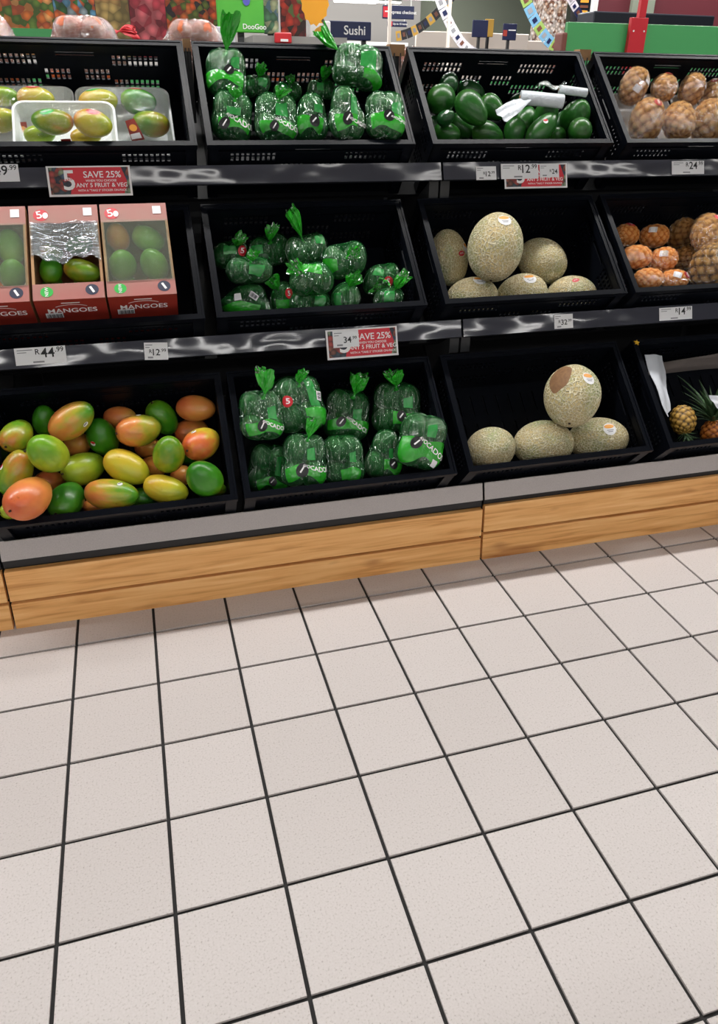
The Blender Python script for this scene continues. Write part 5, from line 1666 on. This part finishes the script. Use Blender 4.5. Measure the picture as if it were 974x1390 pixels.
net_bag(.88, 1.32, 1.288, 3, 1, 'clear bag of oranges behind the top crate of avocado bags', 6, False, 2)
net_bag(1.30, 1.32, 1.288, 3, 1, 'clear bag of oranges behind the crate of loose avocados', 7, False, 2)
# wooden blocks and hooks between the top crates
for x0, x1, lb in ((.464, .486, 'wooden block between the first and second top crates'), (1.098, 1.147, 'wooden block between the second and third top crates'), (1.760, 1.803, 'wooden block between the third and fourth top crates')):
    b_ = prism('wooden_block', [(.885, 1.392), (.885, 1.424), (.925, 1.424), (.925, 1.392)], x0, x1, 'kraft')
    tag(b_, lb, 'wood block', 'wooden blocks between the top crates')
    for i in (0, 1):
        xx = x0 + (x1 - x0) * (.3 + .4 * i)
        box('hook', xx - .0015, xx + .0015, .882, .885, 1.345, 1.40, 'bracket_grey', b_)
    box('post', (x0 + x1) / 2 - .012, (x0 + x1) / 2 + .012, .90, .92, 1.20, 1.392, 'black_frame', b_)

# ------------------------------------------------------------------ posters and signs farther back
def sign(name, x0, x1, z0, z1, y, mat, label, cat, texts=(), th=.02, stand=None, yaw=0.0, hang=False):
    """A flat board; texts: (words, height, colour, dx, dz). stand: number of posts down to the floor; hang: rods up to the ceiling."""
    w, h = x1 - x0, z1 - z0
    S = empty(name, Matrix.Translation(((x0 + x1) / 2, y, z0)) @ Matrix.Rotation(yaw, 4, 'Z'), label, cat)
    b_ = box('board', -w / 2, w / 2, 0, th, 0, h, mat, S, min(.006, th * .3))
    for s, hh, m_, dx, dz in texts:
        flat('lettering', text_geo(s, hh), m_, b_, (dx, h / 2 + dz), -.003)
    if stand:
        for k in range(stand):
            xx = (k - (stand - 1) / 2) * w * .7
            box('post', xx - .015, xx + .015, th, th + .03, -z0, h * .5, 'bracket_grey', S)
            box('foot', xx - .10, xx + .10, th - .10, th + .14, -z0, -z0 + .015, 'bracket_grey', S)
    if hang:
        for xx in (-w * .4, w * .4):
            box('rod', xx - .005, xx + .005, th * .3, th * .3 + .01, h - .002, 3.6 - z0, 'lamp_housing', S)
    return S, b_
# photo banner of fruit and vegetables: five printed panels
S, b_ = sign('fruit_banner', -.75, .88, 1.42, 2.35, 3.4, 'bracket_grey', 'long photo banner of fruit and vegetables at the back left', 'banner', stand=2)
for x0, x1, m_ in ((-.75, -.06, 'print_citrus'), (-.06, .16, 'print_vegetable'), (.16, .34, 'print_potato'), (.34, .54, 'print_apple'), (.54, .88, 'print_mixed')):
    v, f = rect_geo(x1 - x0 - .003, .90)
    flat('photo_panel', (v, f), m_, b_, ((x0 + x1) / 2 - .065, .465), -.006)
flat('green_strip', rect_geo(.68, .05), 'green_panel', b_, (-.47, .115), -.009)
# green children's poster (only its landscape and lettering)
S, b_ = sign('green_poster', .745, .975, 1.53, 1.95, 2.6, 'poster_green', 'bright green poster with blue sky behind the bagged avocados', 'poster', [('DooGoo', .032, 'text_white', .065, -.185)], stand=1)
v, f = rect_geo(.23, .22, 6, 2)
flat('print_sky', ([(x, z + .02 * math.sin(12 * x) * (1 if z < 0 else 0)) for x, z in v], f), 'poster_blue', b_, (0, .31), -.003)
flat('print_spot', disc_geo(.026, .033), 'poster_blue', b_, (.005, .17), -.004)
flat('print_spot', disc_geo(.018, .022), 'poster_violet', b_, (.03, .135), -.005)
sign('picture_poster', 1.01, 1.09, 1.54, 1.95, 2.85, 'print_pale', 'narrow pale green picture panel beside the green poster', 'poster', stand=1)
sign('berry_poster', 1.18, 1.33, 1.54, 1.74, 3.3, 'print_berry', 'dark photo panel of red berries behind the bagged avocados', 'poster', stand=1)
# orange and red hanging card with a scalloped edge
n = 30
pts = []
for k in range(n):
    a = 2 * PI * k / n
    r = 1 + (.07 if k % 2 else -.03)
    pts.append((.072 * r * math.cos(a), .115 * r * math.sin(a)))
H = empty('hanging_card', Matrix.Translation((1.275, 2.8, 1.70)), 'orange hanging card with zigzag edge and red top', 'hanging card')
mk('card', [(x, y, z) for y in (0, .006) for x, z in pts], [tuple(range(n)), tuple(range(2 * n - 1, n - 1, -1))] + [(i, i + n, (i + 1) % n + n, (i + 1) % n) for i in range(n)], 'poster_orange', H)
v, f = rect_geo(.13, .06)
c_ = flat('red_top', (v, f), 'poster_orange_red', H, (0, .045), -.002)
for k in range(4):
    flat('print_drop', disc_geo(.008, .012), 'text_white', c_, (-.045 + .03 * k, .035), -.004)
v = [(x, y, z) for z in (.115, 1.9) for x in (-.002, .002) for y in (0, .004)]
mk('string', v, [(0, 1, 3, 2), (4, 6, 7, 5), (0, 2, 6, 4), (1, 5, 7, 3), (0, 4, 5, 1), (2, 3, 7, 6)], 'lamp_housing', H)
S, b_ = sign('menu_board', 1.30, 1.42, 1.50, 1.62, 3.06, 'foam_white', 'white menu board with a photo of a yellow dish', 'board', stand=1)
flat('print_dish', disc_geo(.035, .026), 'gold', b_, (0, .065), -.003)
flat('print_rim', disc_geo(.022, .036), 'brown_print', b_, (.016, .060), -.004)
flat('print_dish', disc_geo(.024, .030), 'gold', b_, (.006, .068), -.005)
L_ = empty('counter_ledge', Matrix.Translation((.86, 2.22, 0)), 'grey counter edge behind the bagged avocados', 'counter')
box('top', 0, .44, 0, .3, 1.47, 1.502, 'wall_grey', L_)
box('body', .01, .43, .02, .28, 0, 1.47, 'beam_grey', L_)
S, b_ = sign('red_ticket', .957, 1.035, 1.472, 1.515, 2.198, 'price_red', 'small red ticket sign on the grey counter edge', 'sign')
flat('print_line', rect_geo(.035, .010), 'sign_white', b_, (.004, .012), -.003)
S, b_ = sign('card_holder', .598, .712, 1.42, 1.50, 1.66, 'liner_white', 'pale blue grey card holder behind the leftmost green knot', 'card holder', th=.01)
box('post', -.065, -.055, 0, .015, -.144, .105, 'black_frame', S)
box('post', .04, .05, .01, .02, -.144, 0, 'black_frame', S)
sign('sushi_sign', 1.63, 1.925, 1.575, 1.685, 4.0, 'navy', 'navy sign reading Sushi behind the bagged avocados', 'sign', [('Sushi', .075, 'text_white', .03, 0)], stand=2)
S, b_ = sign('checkout_sign', 2.90, 3.245, 1.915, 2.035, 7.0, 'navy', 'navy hanging sign reading Express checkout', 'sign', [('Express checkout', .042, 'text_white', .045, 0)], hang=True)
flat('print_square', rect_geo(.085, .095), 'sign_red', b_, (-.125, .06), -.002)
flat('print_line', rect_geo(.05, .012), 'text_white', b_, (-.125, .065), -.004)
S, b_ = sign('checkout_limit_sign', 2.955, 3.17, 1.845, 1.897, 7.0, 'navy', 'small navy sign below the Express checkout sign', 'sign', [('Up to 15 items', .026, 'text_white', .03, 0)])
flat('print_square', rect_geo(.05, .042), 'sign_red', b_, (-.08, .026), -.002)
for xx in (-.08, .08):
    box('rod', xx - .004, xx + .004, .006, .014, .05, .069, 'lamp_housing', S)
# checkout wall, columns and counters
S = empty('checkout_screen', Matrix.Translation((3.62, 8.0, 0)), 'beige checkout screen wall behind the loose avocados', 'screen wall')
box('panel', 0, 1.46, 0, .05, 0, 1.875, 'wall_beige', S, .01)
box('step_panel', 1.462, 1.78, .05, .10, 0, 1.81, 'wall_beige', S, .01)
box('base', -.02, 1.5, -.05, .12, 0, .12, 'wall_grey', S)
S = empty('checkout_counter', Matrix.Translation((2.55, 9.2, 0)), 'grey checkout counter with dark window strip far behind', 'counter')
box('body', 0, 1.3, 0, .6, 0, 1.55, 'wall_grey', S, .01)
box('dark_strip', .02, 1.28, -.02, 0, 1.60, 1.74, 'dark_panel', S)
box('top', -.05, 1.35, -.06, .6, 1.76, 1.80, 'lamp_housing', S)
for xx in (.05, .65, 1.25):
    box('mullion', xx - .015, xx + .015, -.03, -.02, 1.55, 1.76, 'lamp_housing', S)
sign('info_sign', 4.12, 4.31, 1.80, 1.97, 7.5, 'navy', 'dark blue notice with white lines above the beige screen wall', 'sign', stand=1)
S, b_ = sign('gold_notice', 4.38, 4.49, 1.82, 2.0, 7.75, 'gold', 'gold and navy notice beside the dark blue one', 'sign', stand=1)
S, b_ = sign('blue_notice', 4.50, 4.67, 1.78, 1.945, 7.5, 'navy', 'navy notice with a pink square above the beige screen wall', 'sign', stand=1)
flat('print_square', rect_geo(.05, .06), 'chain_red', b_, (-.06, .07), -.003)
flat('print_line', rect_geo(.09, .012), 'text_white', b_, (.025, .10), -.003)
C_ = empty('white_column', Matrix.Translation((5.75, 9.0, 0)), 'white column wrapped in brown food pictures', 'column')
box('shaft', 0, .34, 0, .34, 0, 3.6, 'print_brown', C_)
C_ = empty('dark_column', Matrix.Translation((6.25, 9.0, 0)), 'dark menu column with orange lines, right of the white one', 'column')
box('shaft', 0, .18, 0, .18, 0, 3.6, 'dark_panel', C_)
for k in range(9):
    box('menu_line', .03, .15, -.004, 0, 1.9 + .06 * k, 1.93 + .06 * k, 'sticker_orange' if k % 2 else 'brown_print', C_)
# right: red and black booth with a green counter front and a red post
B_ = empty('booth', Matrix.Translation((4.0, 4.7, 0)), 'dark red booth with a black shelf at the back right', 'booth')
box('back_wall', .25, 3.4, .40, .45, 0, 2.6, 'dark_red', B_)
box('shelf_panel', .0, 1.15, -.02, .25, 1.77, 1.86, 'dark_panel', B_, .01)
box('side_post', .17, .21, .30, .35, 0, 2.9, 'lamp_housing', B_)
box('cabinet', .0, 1.15, 0, .25, 0, 1.77, 'dark_panel', B_)
box('pillar', .58, .80, .36, .40, 0, 2.6, 'wall_olive', B_)
S = empty('green_counter', Matrix.Translation((2.86, 3.0, 0)) @ Matrix.Rotation(math.radians(-4), 4, 'Z'), 'green panelled counter front behind the top right crates', 'counter')
box('front_panel', 0, 1.6, 0, .04, .9, 1.655, 'green_panel', S, .004)
box('lower_panel', 0, 1.6, .02, .06, 0, .9, 'bracket_grey', S)
box('end_panel', -.035, -.002, -.02, .10, .0, 1.60, 'brown_end', S, .01)
P_ = empty('red_post', Matrix.Translation((3.24, 2.93, 0)), 'red square post with two bolts rising in front of the green counter', 'post')
box('clamp', 0, .115, 0, .03, 1.35, 1.685, 'post_red', P_, .003)
box('pole', .045, .09, .0, .028, 1.686, 3.6, 'post_red', P_)
box('pole', .045, .09, .0, .028, 0, 1.349, 'post_red', P_)
for xx in (.022, .094):
    v = [(xx + .005 * math.cos(2 * PI * i / 10), y, 1.615 + .005 * math.sin(2 * PI * i / 10)) for y in (-.004, .0) for i in range(10)]
    mk('bolt', v, [tuple(range(10))] + [(i, i + 10, (i + 1) % 10 + 10, (i + 1) % 10) for i in range(10)], 'lamp_housing', P_)
# paper-chain garlands hanging from the ceiling
def garland(p0, p1, sag, y, n, mats, label, size):
    G_ = empty('garland', Matrix.Translation((p0[0], y, p0[1])), label, 'garland', 'card garlands under the ceiling')
    prev = None
    for k in range(n):
        t0, t1 = k / n, (k + .93) / n
        pt = lambda t: Vector(((p1[0] - p0[0]) * t, 0, (p1[1] - p0[1]) * t - sag * 4 * t * (1 - t)))
        a, b_ = pt(t0), pt(t1)
        dv = (b_ - a).normalized()
        nv = Vector((-dv.z, 0, dv.x)) * size
        v = [a - nv, b_ - nv, b_ + nv, a + nv]
        v = v + [q + Vector((0, .006, 0)) for q in v]
        f = [(0, 1, 2, 3), (7, 6, 5, 4), (0, 4, 5, 1), (1, 5, 6, 2), (2, 6, 7, 3), (3, 7, 4, 0)]
        c_ = mk('card', v, f, mats[k % len(mats)], G_)
        q = [a * .75 + b_ * .25 - nv * .5, a * .25 + b_ * .75 - nv * .5, a * .25 + b_ * .75 + nv * .4, a * .75 + b_ * .25 + nv * .4]
        mk('print_patch', [w_ + Vector((0, -.003, 0)) for w_ in q], [(0, 1, 2, 3)], ['navy', 'brown_print', 'ink_grey'][k % 3], c_)
    return G_
garland((2.62, 3.58), (3.66, 1.58), .55, 6.0, 22, ['garland_white', 'garland_white', 'foam_white'], 'white picture card garland left of the beige screen wall', .045)
garland((3.45, 3.58), (4.75, 1.66), .62, 6.1, 22, ['garland_blue', 'garland_green', 'garland_blue'], 'blue and green card garland drooping towards the green counter', .052)
garland((4.45, 3.58), (3.05, 1.76), .42, 7.0, 24, ['garland_dark', 'garland_dark', 'gold'], 'black and gold card garland behind the white one', .045)
garland((5.25, 3.58), (6.55, 1.9), .30, 8.75, 20, ['garland_white', 'navy', 'garland_white'], 'white and navy card garland in front of the white column', .05)
# row of coloured drops above the Sushi sign
D_ = empty('drop_mobile', Matrix.Translation((1.93, 4.4, 1.85)), 'hanging mobile of teal, gold and red drops above the Sushi sign', 'mobile')
box('bar', -.03, .38, -.004, .004, .30, .312, 'navy', D_)
for k, m_ in enumerate(['chain_teal', 'chain_teal', 'navy', 'gold', 'brown_print', 'gold', 'chain_red', 'chain_red']):
    xx = .0 + .048 * k
    zz = .02 * (k % 3)
    v, f, nn = [], [], 10
    for t, r in ((0, .001), (.15, .016), (.4, .020), (.7, .012), (1, .002)):
        for i in range(nn):
            a = 2 * PI * i / nn
            v.append((xx + r * math.cos(a), r * math.sin(a), zz + t * (.30 - zz)))
    f = [(j * nn + i, j * nn + (i + 1) % nn, (j + 1) * nn + (i + 1) % nn, (j + 1) * nn + i) for j in range(4) for i in range(nn)]
    mk('drop', v, f, m_, D_, True)
for xx in (0, .35):
    box('rod', xx - .003, xx + .003, -.003, .003, .312, 1.74, 'lamp_housing', D_)
# slim pale poles and roof beams far behind
for x, y, lb in ((2.33, 4.9, 'slim pale pole right of the Sushi sign'), (3.1, 5.6, 'slim pale pole behind the white garland')):
    P_ = empty('slim_pole', Matrix.Translation((x, y, 0)), lb, 'pole', 'slim pale poles')
    box('pole', -.012, .012, -.012, .012, 0, 3.6, 'wall_beige', P_)
    box('foot', -.09, .09, -.09, .09, 0, .012, 'wall_grey', P_)
bt = box('trim_1', -9, 9, 11.0, 11.15, 2.55, 2.75, 'beam_grey')
tag(bt, 'grey roof beam across the far end of the store', 'beam', kind='structure')
# bright lamps hung low over the checkouts
for k, (x, y, z, lb) in enumerate(((3.35, 9.8, 2.30, 'left'), (4.6, 10.4, 2.42, 'middle'), (2.6, 10.6, 2.44, 'far left'), (4.4, 12.0, 2.5, 'right'))):
    L_ = empty('pendant_lamp', Matrix.Translation((x, y, z)), 'low white tube lamp over the checkouts, the %s one' % lb, 'lamp', 'lamps over the checkouts')
    box('housing', -.3, .3, -.05, .05, .0, .06, 'lamp_housing', L_)
    box('diffuser', -.29, .29, -.04, .04, -.02, -.001, 'lamp_glow', L_)
    for xx in (-.25, .25):
        box('rod', xx - .004, xx + .004, -.004, .004, .06, 3.6 - z, 'lamp_housing', L_)
